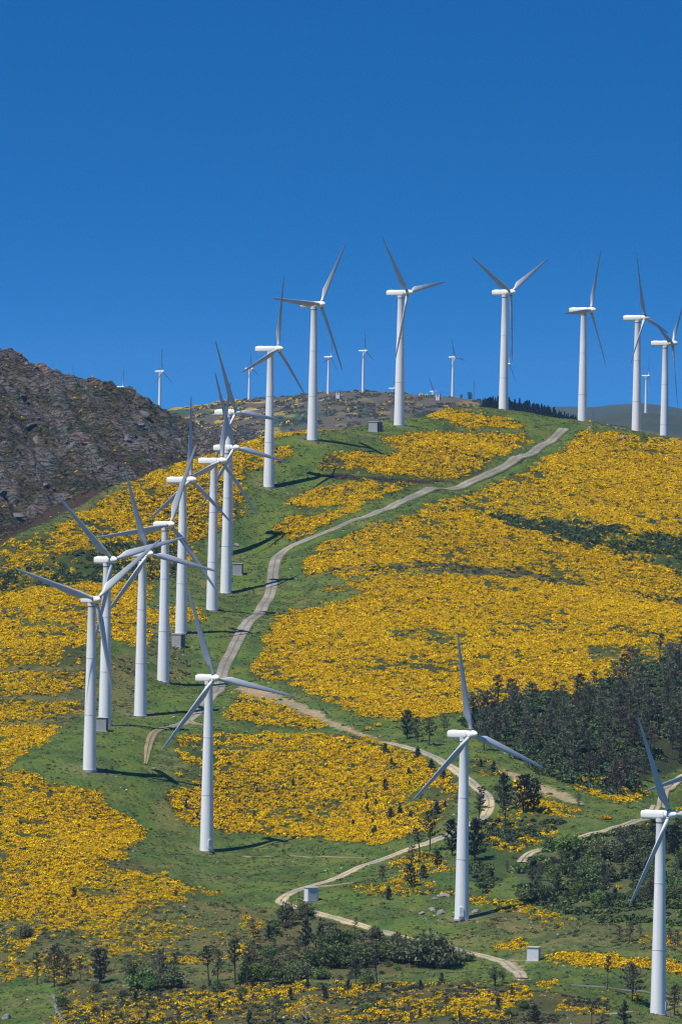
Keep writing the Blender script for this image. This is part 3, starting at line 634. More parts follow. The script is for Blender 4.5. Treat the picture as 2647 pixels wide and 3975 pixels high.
# blue hills at the back on the right
def moor_col(X, Y, Z):
    f = fbm(X / 60, Y / 200, 4, 5)[..., None]
    return np.array([0.060, 0.066, 0.046]) * (1 - f) + np.array([0.035, 0.050, 0.036]) * f
BX = np.arange(-600, 2400, 12.0); BY = np.concatenate([np.arange(9100, 10300, 14.0), np.arange(10320, 11200, 60.0)])
SKY_B = [(-2000, 2000), (1700, 1720), (2000, 1660), (2150, 1632), (2300, 1618), (2420, 1606), (2500, 1603), (2580, 1612), (2700, 1622), (4000, 1640), (9000, 1700)]
BZ = ridge(SKY_B, 10150, 0.06, 0.08, BX, BY, lambda X, Y: (fbm(X / 70, Y / 200, 4, 55) - 0.5) * 8)
grid_mesh('moor_ridge', BX, BY, BZ, M_HEATH, moor_col)
DX = np.arange(-1500, 4000, 25.0); DY = np.concatenate([np.arange(14500, 16500, 60.0), np.arange(16520, 18500, 120.0)])
SKY_D = [(-3000, 1800), (1500, 1640), (1900, 1604), (2120, 1582), (2230, 1570), (2300, 1572), (2400, 1563), (2480, 1564), (2560, 1572), (2700, 1588), (4000, 1600), (8000, 1640)]
DZ = ridge(SKY_D, 16400, 0.06, 0.08, DX, DY, lambda X, Y: (fbm(X / 120, Y / 300, 4, 65) - 0.5) * 12)
grid_mesh('distant_hills', DX, DY, DZ, M_HEATH, moor_col)
def grid_z(gx, gy, Z, X, Y):
    i = np.clip(np.searchsorted(gx, X) - 1, 0, len(gx) - 2); j = np.clip(np.searchsorted(gy, Y) - 1, 0, len(gy) - 2)
    fx = np.clip((X - gx[i]) / (gx[i + 1] - gx[i]), 0, 1); fy = np.clip((Y - gy[j]) / (gy[j + 1] - gy[j]), 0, 1)
    return (Z[j, i] * (1 - fx) + Z[j, i + 1] * fx) * (1 - fy) + (Z[j + 1, i] * (1 - fx) + Z[j + 1, i + 1] * fx) * fy
# pale service track along the far ridge
def far_strip(pts, wid):
    P = []
    for px, py in pts:
        a, b = unroll(px, py); Ys = np.arange(8600, 9560, 4.0)
        d = b * Ys - grid_z(HX, HY, HZ, a * Ys, Ys)
        k = int((d <= 0).argmax()) if (d <= 0).any() else len(Ys) - 1
        P.append((a * Ys[k], Ys[k]))
    c = catmull(np.array(P), 6.0)
    V = []
    for q in c:
        for s in (-1, 0, 1):
            y = q[1] + s * wid * 4
            V.append((q[0], y, grid_z(HX, HY, HZ, q[0], y) + 0.5))
    n = len(c); F = [(3 * i + j, 3 * i + 3 + j, 3 * i + 4 + j, 3 * i + 1 + j) for i in range(n - 1) for j in (0, 1)]
    tag(mobj('service_track', mesh_np('service_track', V, F, plain('pale track', (0.26, 0.24, 0.20), 0.9, 0.15, 0.2), smooth=True)), kind='structure')
far_strip([(830, 1612), (900, 1602), (1000, 1592), (1100, 1580), (1180, 1566), (1260, 1550), (1310, 1538)], 1.6)

# ------------------------------------------------------------------ wind turbines
M_TOWER = plain('white tower paint', (0.74, 0.77, 0.79), 0.42, 0.05, 0.35)
def streaked(name, c, rough):
    m = plain(name, c, rough, 0.07, 1.0)
    n = m.node_tree; nz = [q for q in n.nodes if q.type == 'TEX_NOISE'][0]; tc = [q for q in n.nodes if q.type == 'TEX_COORD'][0]
    mp = n.nodes.new('ShaderNodeMapping'); mp.inputs['Scale'].default_value = (1.6, 1.6, 0.06)
    n.links.new(tc.outputs['Object'], mp.inputs[0]); n.links.new(mp.outputs[0], nz.inputs['Vector'])
    return m
M_TOWER = streaked('white tower paint', (0.79, 0.80, 0.80), 0.42)
M_NAC = plain('cream white fibreglass', (0.82, 0.81, 0.77), 0.35, 0.03, 0.8)
M_BLADE = plain('pale grey blade gelcoat', (0.57, 0.585, 0.595), 0.38, 0.05, 0.4)
M_DARK = plain('dark rubber seal', (0.10, 0.10, 0.10), 0.7, 0.2, 3)
M_STEEL = plain('galvanised steel', (0.36, 0.37, 0.38), 0.5, 0.15, 4, metal=0.6)
M_CONC = plain('weathered concrete', (0.36, 0.35, 0.32), 0.9, 0.2, 2, bump=0.3)
M_DOOR = plain('grey door paint', (0.50, 0.53, 0.55), 0.5, 0.06, 2)
def bm_mesh(name, bm, m, smooth=True, sharp=40):
    me = bpy.data.meshes.new(name); bmesh.ops.recalc_face_normals(bm, faces=bm.faces)
    bm.to_mesh(me); bm.free(); me.materials.append(m)
    if smooth:
        me.polygons.foreach_set('use_smooth', np.ones(len(me.polygons), bool))
        me.set_sharp_from_angle(angle=R(sharp))
    return me
R0, R1 = 1.80, 1.02
def tower_r(z): return R0 + (R1 - R0) * z / 43.6
bm = bmesh.new()
rings(bm, [circ((0, 0, z), tower_r(z), 40) for z in (-1.5, 0, 10, 21.98)] + [circ((0, 0, z), tower_r(z) , 40) for z in (22.02, 33, 43.2)] + [circ((0, 0, 43.6), 1.12, 40), circ((0, 0, 44.0), 1.12, 40)])
ME_TOWER = bm_mesh('tower', bm, M_TOWER)
def ring_mesh(name, z, r, h, w, m):
    bm = bmesh.new(); rings(bm, [circ((0, 0, z), r - 0.05, 40), circ((0, 0, z), r + w, 40), circ((0, 0, z + h), r + w, 40), circ((0, 0, z + h), r - 0.05, 40)], caps=False)
    return bm_mesh(name, bm, m)
ME_SEAM = [ring_mesh('flange_ring', z, tower_r(z), 0.13, 0.035, M_DOOR) for z in (14.5, 29.5)]
ME_COLLAR = ring_mesh('yaw_collar', 43.15, tower_r(43.2), 0.22, 0.06, M_DARK)
bm = bmesh.new(); rings(bm, [circ((0, 0, -1.6), 2.02, 36), circ((0, 0, 0.05), 2.02, 36), circ((0, 0, 0.08), 1.95, 36)]); ME_FOUND = bm_mesh('foundation', bm, M_CONC)
# door (built on +X side of the tower foot) with frame, steps and handle
bm = bmesh.new(); 
rings(bm, [[Vector((x, p.y, p.z)) for p in circ((0, 0, 1.95), 0.52, 24, 'x', 5, 1.15)] for x in (1.60, 1.90)]); ME_FRAME = bm_mesh('door_frame', bm, M_TOWER)
bm = bmesh.new(); rings(bm, [[Vector((x, p.y, p.z)) for p in circ((0, 0, 1.95), 0.40, 24, 'x', 5, 1.02)] for x in (1.62, 1.93)]); ME_DOOR = bm_mesh('door', bm, M_DOOR)
bm = bmesh.new(); box(bm, 1.93, 2.0, 0.22, 0.28, 1.85, 2.05); ME_HANDLE = bm_mesh('handle', bm, M_DARK, False)
bm = bmesh.new(); box(bm, 1.7, 2.75, -0.55, 0.55, 0.66, 0.74)
for k in range(3): box(bm, 2.75 + 0.3 * k, 3.05 + 0.3 * k, -0.5, 0.5, 0.48 - 0.2 * k, 0.54 - 0.2 * k)
for sx, z0 in ((2.7, -0.6), (3.6, -0.9)):
    for sy in (-0.5, 0.5): box(bm, sx - 0.04, sx + 0.04, sy - 0.04, sy + 0.04, z0, 0.66 if sx < 3 else 0.1)
ME_STEPS = bm_mesh('door_steps', bm, M_STEEL, False)
# nacelle: long rounded body along X, rotor end at +X
prof = [(-5.38, 0.66, 0.66, 0.10), (-5.30, 0.92, 0.90, 0.06), (-5.0, 0.98, 0.97, 0.03), (-3.0, 1.02, 1.02, 0.0), (-0.5, 1.04, 1.03, 0.0), (0.9, 1.00, 0.98, 0.0), (1.45, 0.92, 0.92, 0.0), (1.55, 0.8, 0.82, 0.0)]
bm = bmesh.new(); rings(bm, [circ((x, 0, z), ry, 28, 'x', 3.6, rz) for x, ry, rz, z in prof]); ME_NAC = bm_mesh('nacelle', bm, M_NAC)
bm = bmesh.new(); tube(bm, [(-4.85, 0.0, 0.95), (-4.92, 0, 1.9), (-4.95, 0, 2.25)], 0.05); tube(bm, [(-4.95, -0.35, 2.05), (-4.95, 0.35, 2.05)], 0.035)
for s in (-0.35, 0.35): tube(bm, [(-4.95, s, 2.03), (-4.95, s, 2.32)], 0.06)
ME_VANE = bm_mesh('wind_vane', bm, M_STEEL)
bm = bmesh.new(); rings(bm, [circ((x, 0, 0.94 + z), ry, 16, 'x', 4, rz) for x, ry, rz, z in ((-4.6, 0.5, 0.16, 0.02), (-3.2, 0.55, 0.2, 0.06))]); ME_HATCH = bm_mesh('roof_hatch', bm, M_NAC)
# rotor hub and nose cone; x measured from the rotor plane
bm = bmesh.new(); rings(bm, [circ((x, 0, 0), r, 28, 'x') for x, r in ((-1.10, 0.80), (-1.0, 0.93), (-0.4, 1.0), (0.45, 1.0), (0.9, 0.93), (1.35, 0.76), (1.75, 0.52), (2.0, 0.28), (2.08, 0.08))]); ME_HUB = bm_mesh('rotor_hub', bm, M_NAC)
# blade along Z; leading edge +Y, thickness along X
def blade_mesh():
    bm = bmesh.new(); rs = []
    for r in (0.7, 1.2, 1.9, 2.4, 3.2, 4.2, 5.2, 6.6, 8.6, 11, 13.5, 16, 18.5, 20.6, 22.3, 23.5, 24.2, 24.55, 24.62):
        t = np.interp(r, [1.9, 5.2], [0, 1]); t = t * t * (3 - 2 * t)
        chord = 0.98 * (1 - t) + t * np.interp(r, [5.2, 8.6, 13.5, 18.5, 22.3, 24.2, 24.62], [2.05, 1.78, 1.36, 0.98, 0.68, 0.40, 0.12])
        thick = np.interp(r, [1.9, 5.2, 9, 16, 24.6], [1.0, 0.36, 0.25, 0.19, 0.15])
        tw = R(np.interp(r, [0, 4, 8, 14, 20, 24.6], [19, 19, 12, 6, 3, 2]))
        sec = []
        for i in range(20):
            a = 2 * math.pi * i / 20
            u = 0.5 * (1 + math.cos(a))            # 1 at the leading edge
            af = math.sin(a) * (0.5 * (1 - t) + t * (0.30 + 0.62 * u) * 0.62 * (1.0 if math.sin(a) > 0 else 0.75))
            y = (u - 0.5) * chord * (1 - t) + t * (u - 0.70) * chord
            x = af * chord * thick if t > 0 else math.sin(a) * 0.5 * chord
            sec.append(Vector((x * math.cos(tw) + y * math.sin(tw), y * math.cos(tw) - x * math.sin(tw), r)))
        rs.append(sec)
    rings(bm, rs)
    return bm_mesh('blade', bm, M_BLADE, sharp=60)
ME_BLADE = blade_mesh()
bm = bmesh.new(); rings(bm, [circ((0, 0, z), 0.53, 24) for z in (1.18, 1.34)]); ME_BOOT = bm_mesh('root_collar', bm, M_DARK)
OVER = 2.75
def wind_turbine(P, phase, psi, label, group, scale=1.0, door=None, fine=True):
    t = empty('wind_turbine', P, R(psi - 90)); t.scale = (scale,) * 3
    tag(t, label, 'wind turbine', group)
    tw = mobj('tower', ME_TOWER, t)
    mobj('foundation', ME_FOUND, t)
    n = mobj('nacelle', ME_NAC, t); n.location = (0, 0, HUB); n.rotation_euler = (0, R(-2.0), 0)
    if fine:
        for me in ME_SEAM: mobj('flange_ring', me, tw)
        mobj('yaw_collar', ME_COLLAR, tw)
        mobj('wind_vane', ME_VANE, n); mobj('roof_hatch', ME_HATCH, n)
    if door is not None:
        d = mobj('door', ME_DOOR, tw); d.rotation_euler = (0, 0, R(door - psi))
        for nm, me in (('door_frame', ME_FRAME), ('handle', ME_HANDLE)):
            o = mobj(nm, me, tw); o.rotation_euler = (0, 0, R(door - psi))
        if door > -60 or True:
            o = mobj('door_steps', ME_STEPS, t); o.rotation_euler = (0, 0, R(door - psi))
    h = mobj('rotor_hub', ME_HUB, t); h.location = (OVER, 0, HUB + 0.1); h.rotation_euler = (0, R(-2.0), 0)
    for k in range(3):
        b = mobj('blade', ME_BLADE, t)
        b.matrix_local = Matrix.Translation((OVER, 0, HUB + 0.1)) @ Matrix.Rotation(R(-2.0), 4, 'Y') @ Matrix.Rotation(R(-(phase + 120 * k)), 4, 'X')
        if fine: mobj('root_collar', ME_BOOT, b)
    return t
TL = ['white wind turbine nearest the left edge, beside a small dark boulder on green turf', 'white wind turbine with a grey kiosk at its foot, just behind the leftmost turbine',
      'white wind turbine third from the left, standing level with the road fork', 'white wind turbine with one blade pointing level to the left over the gorse',
      'white wind turbine with a dark grey kiosk just in front of its foot', 'white wind turbine directly left of the turbine with the small kiosk on its right',
      'white wind turbine with a grey kiosk to its right, by the road bend', 'white wind turbine whose tower is hidden behind another tower, nacelle against the brown ridge',
      'white wind turbine on the grass shoulder below the hilltop, casting a dark shadow on turf', 'white hilltop wind turbine with a blade pointing level to the left against the sky',
      'white wind turbine on the hilltop behind a grey kiosk, tallest against the sky', 'white wind turbine whose two upper blades form a V, beside the fir wood',
      'white wind turbine just right of where the road crosses the crest', 'white wind turbine beyond the crest with one blade touching its right neighbour',
      'white wind turbine at the right edge with its foot hidden behind the gorse crest', 'white wind turbine on the grass ledge below the road fork, a gorse field beside it',
      'white wind turbine rising in front of the dark pine wood, rocks at its foot', 'white wind turbine nearest the viewer at the bottom right corner',
      'white wind turbine almost outside the right edge, only one blade showing over the sandy road']
for i, (b, p) in enumerate(zip(TURB, TW)):
    z = hill_z(p[0], p[1], MZ)
    wind_turbine((p[0], p[1], p[2]), b[3], b[4], TL[i], 'wind turbines along the gorse hill', door={15: 30, 16: -4, 17: 72}.get(i, 150), fine=True)
# far turbines: tower px, hub row, apparent height, phase, axis angle, distance
FAR = [(622, 1442, 172, -3, 66, 'small white wind turbine rising behind the rocky hill', 2), (969, 1431, 157, -10, 70, 'small white wind turbine seen just left of the shoulder turbine', 0),
       (1276, 1386, 157, 14, 66, 'small white wind turbine on the far ridge beside a white hut', 0), (1411, 1362, 158, -6, 68, 'small white wind turbine on the top of the far ridge', 0),
       (1758, 1387, 153, -22, 62, 'small white wind turbine on the far ridge left of the fir wood', 0), (1966, 1414, 158, 20, 60, 'small white wind turbine almost hidden behind the V-bladed turbine', 1),
       (2507, 1459, 147, 18, 76, 'small pale wind turbine on the hazy moor ridge at the right', 3), (469, 1502, 150, 12, 60, 'far wind turbine behind the rocky hill with only a white blade tip showing', 2),
       (1679, 1520, 120, -28, 48, 'hazy far wind turbine with only two raised blades above the ridge', 4), (1522, 1508, 120, 12, 70, 'hazy far wind turbine hidden beside the hilltop tower, hub at the skyline', 4),
       (281, 1490, 140, -8, 70, 'far wind turbine behind the rocky hill with just a dark blade tip showing', 2)]
for px, hr_, hp, ph, psi, lab, k in FAR:
    Y = FPX * HUB / hp
    P = pt(px, hr_, Y); 
    wind_turbine((P[0], P[1], P[2] - HUB), ph, psi, lab, 'far wind turbines on the skyline', fine=False)

# ------------------------------------------------------------------ transformer kiosks
M_KG = plain('grey rendered concrete', (0.30, 0.31, 0.32), 0.85, 0.08, 1.5, bump=0.1)
M_KW = plain('whitewashed concrete', (0.62, 0.63, 0.63), 0.8, 0.08, 1.5, bump=0.1)
M_KD = plain('dark grey metal door', (0.13, 0.14, 0.15), 0.5, 0.1, 2)
M_KR = plain('roof concrete', (0.42, 0.42, 0.41), 0.9, 0.12, 2)
def kiosk(x0, x1, y0, y1, label, rz, mw, md, P=None, doors=2, side='y'):
    if P is None: P = hits([(x0 + x1) / 2], [y1 - 3])[0]
    ppm = FPX / P[1]; w = (x1 - x0) / ppm; h = (y1 - y0) / ppm
    k = 1 / (abs(math.cos(R(rz))) + 0.8 * abs(math.sin(R(rz)))); w *= k; d = w * 0.8
    t = empty('transformer_kiosk', P, R(rz)); tag(t, label, 'kiosk', 'transformer kiosks beside the turbines')
    bm = bmesh.new(); box(bm, -w / 2, w / 2, -d / 2, d / 2, -1.2, h - 0.2); bmesh.ops.bevel(bm, geom=list(bm.edges), offset=0.03, affect='EDGES'); mobj('wall', bm_mesh('wall', bm, mw, False), t)
    bm = bmesh.new(); box(bm, -w / 2 - 0.16, w / 2 + 0.16, -d / 2 - 0.16, d / 2 + 0.16, h - 0.2, h); bmesh.ops.bevel(bm, geom=list(bm.edges), offset=0.04, affect='EDGES'); mobj('roof', bm_mesh('roof', bm, M_KR, False), t)
    def panel(nm, a0, a1, z0, z1, th, m, par):
        bm = bmesh.new()
        if side == 'y': box(bm, a0, a1, -d / 2 - th, -d / 2 + 0.02, z0, z1)
        else: box(bm, w / 2 - 0.02, w / 2 + th, a0, a1, z0, z1)
        return mobj(nm, bm_mesh(nm, bm, m, False), par)
    span = (w if side == 'y' else d); q = span * 0.86 / doors
    for i in range(doors):
        a = -span * 0.43 + i * q
        dr = panel('door', a + 0.03, a + q - 0.03, 0.15, h - 0.45, 0.05, md, t)
        panel('handle', a + q * 0.8, a + q * 0.8 + 0.06, h * 0.4, h * 0.4 + 0.3, 0.10, M_STEEL, dr)
        for j in range(4): panel('vent_slat', a + q * 0.25, a + q * 0.7, h * 0.62 + j * 0.13, h * 0.62 + j * 0.13 + 0.06, 0.08, M_STEEL, dr)
    bm = bmesh.new(); box(bm, -w / 2 - 0.3, w / 2 + 0.3, -d / 2 - 0.3, d / 2 + 0.3, -1.3, 0.06); mobj('base_slab', bm_mesh('base_slab', bm, M_CONC, False), t)
kiosk(374, 421, 2787, 2840, 'grey kiosk peeping out from behind the leftmost tower', -14, M_KG, M_KD, side='x')
kiosk(667, 719, 2463, 2514, 'grey kiosk with dark double doors on its right side, by a tower', -30, M_KG, M_KD, side='x')
kiosk(904, 944, 2189, 2233, 'pale grey kiosk on the grass left of the road bend', -10, M_KG, M_KD, side='x')
kiosk(1430, 1484, 1639, 1676, 'low grey kiosk on the green hilltop in front of a tower', -38, M_KG, M_KD, side='x')
kiosk(1180, 1235, 3446, 3500, 'white kiosk inside the hairpin of the pale road', 24, M_KW, M_DOOR, doors=1)
kiosk(2044, 2098, 3678, 3733, 'white kiosk beside the end of the pale road, gorse strip behind it', -16, M_KW, M_DOOR, doors=2, side='x')
kiosk(2389, 2433, 1665, 1712, 'kiosk with a flat roof half hidden by the gorse crest', -20, M_KG, M_KD, P=pt(2411, 1708, 3085), side='x')
def far_hut(px, py, lab):
    P = pt(px, py, 9350); t = empty('white_hut', P, R(-20)); tag(t, lab, 'hut', 'white huts on the far ridge')
    bm = bmesh.new(); box(bm, -2.2, 2.2, -2.5, 2.5, -4, 3.2); mobj('wall', bm_mesh('wall', bm, M_KW, False), t)
    bm = bmesh.new(); box(bm, -2.5, 2.5, -2.8, 2.8, 3.2, 3.5); mobj('roof', bm_mesh('roof', bm, M_KR, False), t)
    bm = bmesh.new(); box(bm, -0.7, 0.7, -2.56, -2.4, 0, 2.4); mobj('door', bm_mesh('door', bm, M_KD, False), t)
far_hut(1314, 1533, 'tiny white hut beside a far turbine near the ridge top')
far_hut(1701, 1540, 'tiny white hut on the far ridge left of the last far turbine')
def mast(px, ptop, pbot, Y, lab):
    P = pt(px, pbot, Y); h = (pbot - ptop) * Y / FPX
    t = empty('lattice_mast', P); tag(t, lab, 'mast', 'thin masts on the skyline')
    bm = bmesh.new()
    for k in range(3):
        a = 2.094 * k; tube(bm, [(0.9 * math.cos(a), 0.9 * math.sin(a), -6), (0.25 * math.cos(a), 0.25 * math.sin(a), h * 0.8)], 0.14, 4)
    n = 14
    for i in range(n):
        z0 = h * 0.8 * i / n; z1 = h * 0.8 * (i + 1) / n; r0 = 0.9 - 0.65 * i / n; r1 = 0.9 - 0.65 * (i + 1) / n
        for k in range(3):
            a = 2.094 * k; b_ = 2.094 * (k + 1)
            tube(bm, [(r0 * math.cos(a), r0 * math.sin(a), z0), (r1 * math.cos(b_), r1 * math.sin(b_), z1)], 0.07, 4)
    mobj('lattice', bm_mesh('lattice', bm, M_STEEL, False), t)
    bm = bmesh.new(); tube(bm, [(0, 0, h * 0.75), (0, 0, h)], [0.16, 0.05], 5); mobj('antenna', bm_mesh('antenna', bm, M_STEEL, False), t)
mast(1838, 1465, 1548, 9400, 'thin dark mast on the skyline left of the fir wood')
mast(2301, 1575, 1648, 7000, 'thin dark mast right of the crest-road turbine, against the moor')

# ------------------------------------------------------------------ plants: leaf clumps as many small faces
def quads(C, size, aspect, up=0.0, rng=RNG, out=None):
    """n small leaf-shaped quads at C (n,3), random tilt; 'up' leans their normals upward"""
    n = len(C)
    nr = rng.normal(size=(n, 3)); nr /= np.linalg.norm(nr, axis=1)[:, None]
    nr[:, 2] += up; nr /= np.linalg.norm(nr, axis=1)[:, None]
    t = np.cross(nr, rng.normal(size=(n, 3))); t /= np.linalg.norm(t, axis=1)[:, None] + 1e-9
    if out is not None:
        t = t * 0.6 + out; t /= np.linalg.norm(t, axis=1)[:, None] + 1e-9
    b = np.cross(nr, t); b /= np.linalg.norm(b, axis=1)[:, None] + 1e-9
    s = (size * rng.uniform(0.6, 1.4, n))[:, None] * 0.5
    V = np.stack([C - t * s * aspect, C - b * s, C + t * s * aspect, C + b * s], 1).reshape(-1, 3)
    F = np.arange(4 * n).reshape(n, 4)
    return V, F
M_GORSE = leafy('gorse flowers and spines', 0.12, 0.7, 0.25, 0.010)
M_SCRUB = leafy('dark scrub leaves', 0.35, 0.7, 0.15)
M_PINE = leafy('pine needles', 0.32, 0.7, 0.28)
M_BROAD = leafy('broad leaves', 0.25, 0.55, 0.25)
M_BARK = plain('grey brown bark', (0.075, 0.062, 0.052), 0.95, 0.35, 3, bump=0.4)
M_DEAD = plain('bleached dead wood', (0.42, 0.39, 0.35), 0.9, 0.25, 3, bump=0.3)
M_ROCK = plain('grey granite', (0.21, 0.20, 0.188), 0.95, 0.35, 1.2, bump=0.6)
YEL = np.array([0.95, 0.63, 0.001])
def gorse_variant(seed, flower, r, h, n=90):
    g = np.random.default_rng(seed)
    lob = [(0, 0, 1.0)] + [(g.uniform(-0.6, 0.6) * r, g.uniform(-0.6, 0.6) * r, g.uniform(0.5, 1.0)) for _ in range(5)]
    C = []
    for lx, ly, s in lob:
        k = n // 6
        th = g.uniform(0, 2 * np.pi, k); ph = np.arccos(g.uniform(-0.1, 1, k)); rr = g.uniform(0.75, 1.05, k)
        C.append(np.stack([lx + r * 0.62 * s * rr * np.sin(ph) * np.cos(th), ly + r * 0.62 * s * rr * np.sin(ph) * np.sin(th), h * s * rr * np.cos(ph)], 1))
    C = np.concatenate(C)
    V, F = quads(C, 0.32, 1.2, 0.5, g)
    hz = C[:, 2] / h
    fl = g.uniform(0, 1, len(C)) < flower * np.clip(0.4 + 1.8 * hz, 0, 1)
    green = np.array([0.040, 0.056, 0.016]) * g.uniform(0.6, 1.5, (len(C), 1))
    yel = YEL * g.uniform(0.75, 1.1, (len(C), 1)) * np.array([1, 1, 1]) + g.uniform(-0.03, 0.05, (len(C), 1)) * np.array([0, 1, 0])
    return mesh_np('gorse_bush', V, F, M_GORSE, np.where(fl[:, None], yel, green))
def scrub_variant(seed, r, h, c, n=80, size=0.28, m=None, up=0.3):
    g = np.random.default_rng(seed)
    th = g.uniform(0, 2 * np.pi, n); ph = np.arccos(g.uniform(-0.05, 1, n)); rr = g.uniform(0.5, 1.1, n)
    C = np.stack([r * rr * np.sin(ph) * np.cos(th), r * rr * np.sin(ph) * np.sin(th), h * rr * np.cos(ph)], 1)
    V, F = quads(C, size, 1.6, up, g)
    return mesh_np('scrub', V, F, m or M_SCRUB, np.array(c) * g.uniform(0.6, 1.5, (n, 1)))
def rock_mesh(name, seed, flat=0.6, m=None, sub=2):
    g = random.Random(seed)
    bm = bmesh.new(); bmesh.ops.create_icosphere(bm, subdivisions=sub, radius=1.0)
    pl = [(Vector((g.uniform(-1, 1), g.uniform(-1, 1), g.uniform(-0.6, 1))).normalized(), g.uniform(0.45, 0.85)) for _ in range(9)]
    for v in bm.verts:
        for nn, d in pl:
            e = v.co.dot(nn) - d
            if e > 0: v.co -= nn * e * 0.9
        v.co *= 1 + g.uniform(-0.05, 0.05)
        v.co.z *= flat
    return bm_mesh(name, bm, m or M_ROCK, False)
def scatter(name, label, cat, variants, P, scale, idx, group=None, tilt=0.12, yaw=None):
    """one object: its points carry small plants or stones"""
    src = bpy.data.collections.new(name + '_kinds')
    for i, me in enumerate(variants):
        src.objects.link(bpy.data.objects.new('%s_kind_%02d' % (name, i), me))
    me = bpy.data.meshes.new(name)
    n = len(P); me.vertices.add(n); me.vertices.foreach_set('co', np.asarray(P, np.float32).ravel())
    rot = np.stack([RNG.normal(0, tilt, n), RNG.normal(0, tilt, n), RNG.uniform(0, 6.283, n) if yaw is None else RNG.normal(yaw[0], yaw[1], n)], 1).astype(np.float32)
    a = me.attributes.new('rot', 'FLOAT_VECTOR', 'POINT'); a.data.foreach_set('vector', rot.ravel())
    s = np.asarray(scale, np.float32)
    if s.ndim == 1: s = np.stack([s, s, s], 1)
    a = me.attributes.new('siz', 'FLOAT_VECTOR', 'POINT'); a.data.foreach_set('vector', s.astype(np.float32).ravel())
    a = me.attributes.new('idx', 'INT', 'POINT'); a.data.foreach_set('value', np.asarray(idx, np.int32))
    o = mobj(name, me)
    g = bpy.data.node_groups.new(name + '_scatter', 'GeometryNodeTree')
    g.interface.new_socket('Geometry', in_out='INPUT', socket_type='NodeSocketGeometry')
    g.interface.new_socket('Geometry', in_out='OUTPUT', socket_type='NodeSocketGeometry')
    N = g.nodes.new
    gi = N('NodeGroupInput'); go = N('NodeGroupOutput'); ip = N('GeometryNodeInstanceOnPoints'); ci = N('GeometryNodeCollectionInfo')
    ci.inputs['Collection'].default_value = src; ci.inputs['Separate Children'].default_value = True; ci.inputs['Reset Children'].default_value = True
    ip.inputs['Pick Instance'].default_value = True
    def na(nm, t):
        q = N('GeometryNodeInputNamedAttribute'); q.data_type = t; q.inputs['Name'].default_value = nm; return q.outputs['Attribute']
    g.links.new(gi.outputs[0], ip.inputs['Points']); g.links.new(ci.outputs[0], ip.inputs['Instance'])
    g.links.new(na('idx', 'INT'), ip.inputs['Instance Index']); g.links.new(na('siz', 'FLOAT_VECTOR'), ip.inputs['Scale'])
    er = N('FunctionNodeEulerToRotation'); g.links.new(na('rot', 'FLOAT_VECTOR'), er.inputs[0]); g.links.new(er.outputs[0], ip.inputs['Rotation'])
    g.links.new(ip.outputs[0], go.inputs[0])
    md = o.modifiers.new('plants', 'NODES'); md.node_group = g
    return tag(o, label, cat, group, 'stuff')
def rand_hill(n, x0=-180, x1=180, y0=1850, y1=3150):
    n = int(n * 1.2)
    X = RNG.uniform(x0, x1, n); Y = RNG.uniform(y0, y1, n)
    # thin out what lies far outside the view
    keep = np.abs(X - 0) < 0.0420 * Y + 52 + 16 * (fbm(Y / 25, Y * 0, 3, 7) - 0.5)
    return X[keep], Y[keep]
def off_roads(X, Y, clear=0.5):
    ok = np.ones(len(X), bool)
    for nm, key, wid, c in ROAD_W:
        cc = c[::2]
        sel = np.where((X > cc[:, 0].min() - 6) & (X < cc[:, 0].max() + 6) & (Y > cc[:, 1].min() - 6) & (Y < cc[:, 1].max() + 6))[0]
        for k in range(0, len(sel), 20000):
            s = sel[k:k + 20000]
            d = np.full(len(s), 1e9)
            for q in cc: d = np.minimum(d, (X[s] - q[0]) ** 2 + (Y[s] - q[1]) ** 2)
            ok[s] &= d > (wid / 2 + clear) ** 2
    return ok
def off_pads(X, Y, r=3.0):
    ok = np.ones(len(X), bool)
    for p in TW: ok &= np.hypot(X - p[0], Y - p[1]) > r
    return ok

# gorse in bloom
X, Y = rand_hill(1100000)
Z = hill_z(X, Y)
den = mask_at(GORSE, X, Y, Z, 11.0)
clump = fbm(X / 2.2, Y / 3.4, 3, 101); big = fbm(X / 16, Y / 24, 3, 111)
fld = clump * 0.52 + big * 0.48
p = np.where(den > 0.02, sstep(0.58 - 0.29 * den, 0.70 - 0.29 * den, fld), 0) * np.clip(0.40 + 0.60 * den, 0, 1)
keep = (RNG.uniform(0, 1, len(X)) < p * 0.88)
X, Y, den = X[keep], Y[keep], den[keep]
k2 = off_roads(X, Y, 1.0) & off_pads(X, Y); X, Y, den = X[k2], Y[k2], den[k2]
Z = hill_z(X, Y)
print('gorse', len(X))
gv = [gorse_variant(200 + i, f, 0.95, hh) for i, (f, hh) in enumerate([(0.92, 0.85), (0.86, 1.0), (0.95, 0.7), (0.80, 0.95), (0.6, 0.9), (0.30, 0.85)])]
ii = np.minimum(RNG.choice(4, len(X)) + np.where(RNG.uniform(0, 1, len(X)) > 0.35 + 0.6 * den, 2, 0), 5)
s = np.clip(np.exp(RNG.normal(-0.80, 0.38, len(X))), 0.22, 1.2) * (0.75 + 0.35 * den)
scatter('gorse', 'yellow flowering gorse covering the hillside in broad patches', 'gorse', gv, np.stack([X, Y, Z - 0.1], 1), np.stack([s * 1.15, s * 1.0, s * 0.95], 1), ii)

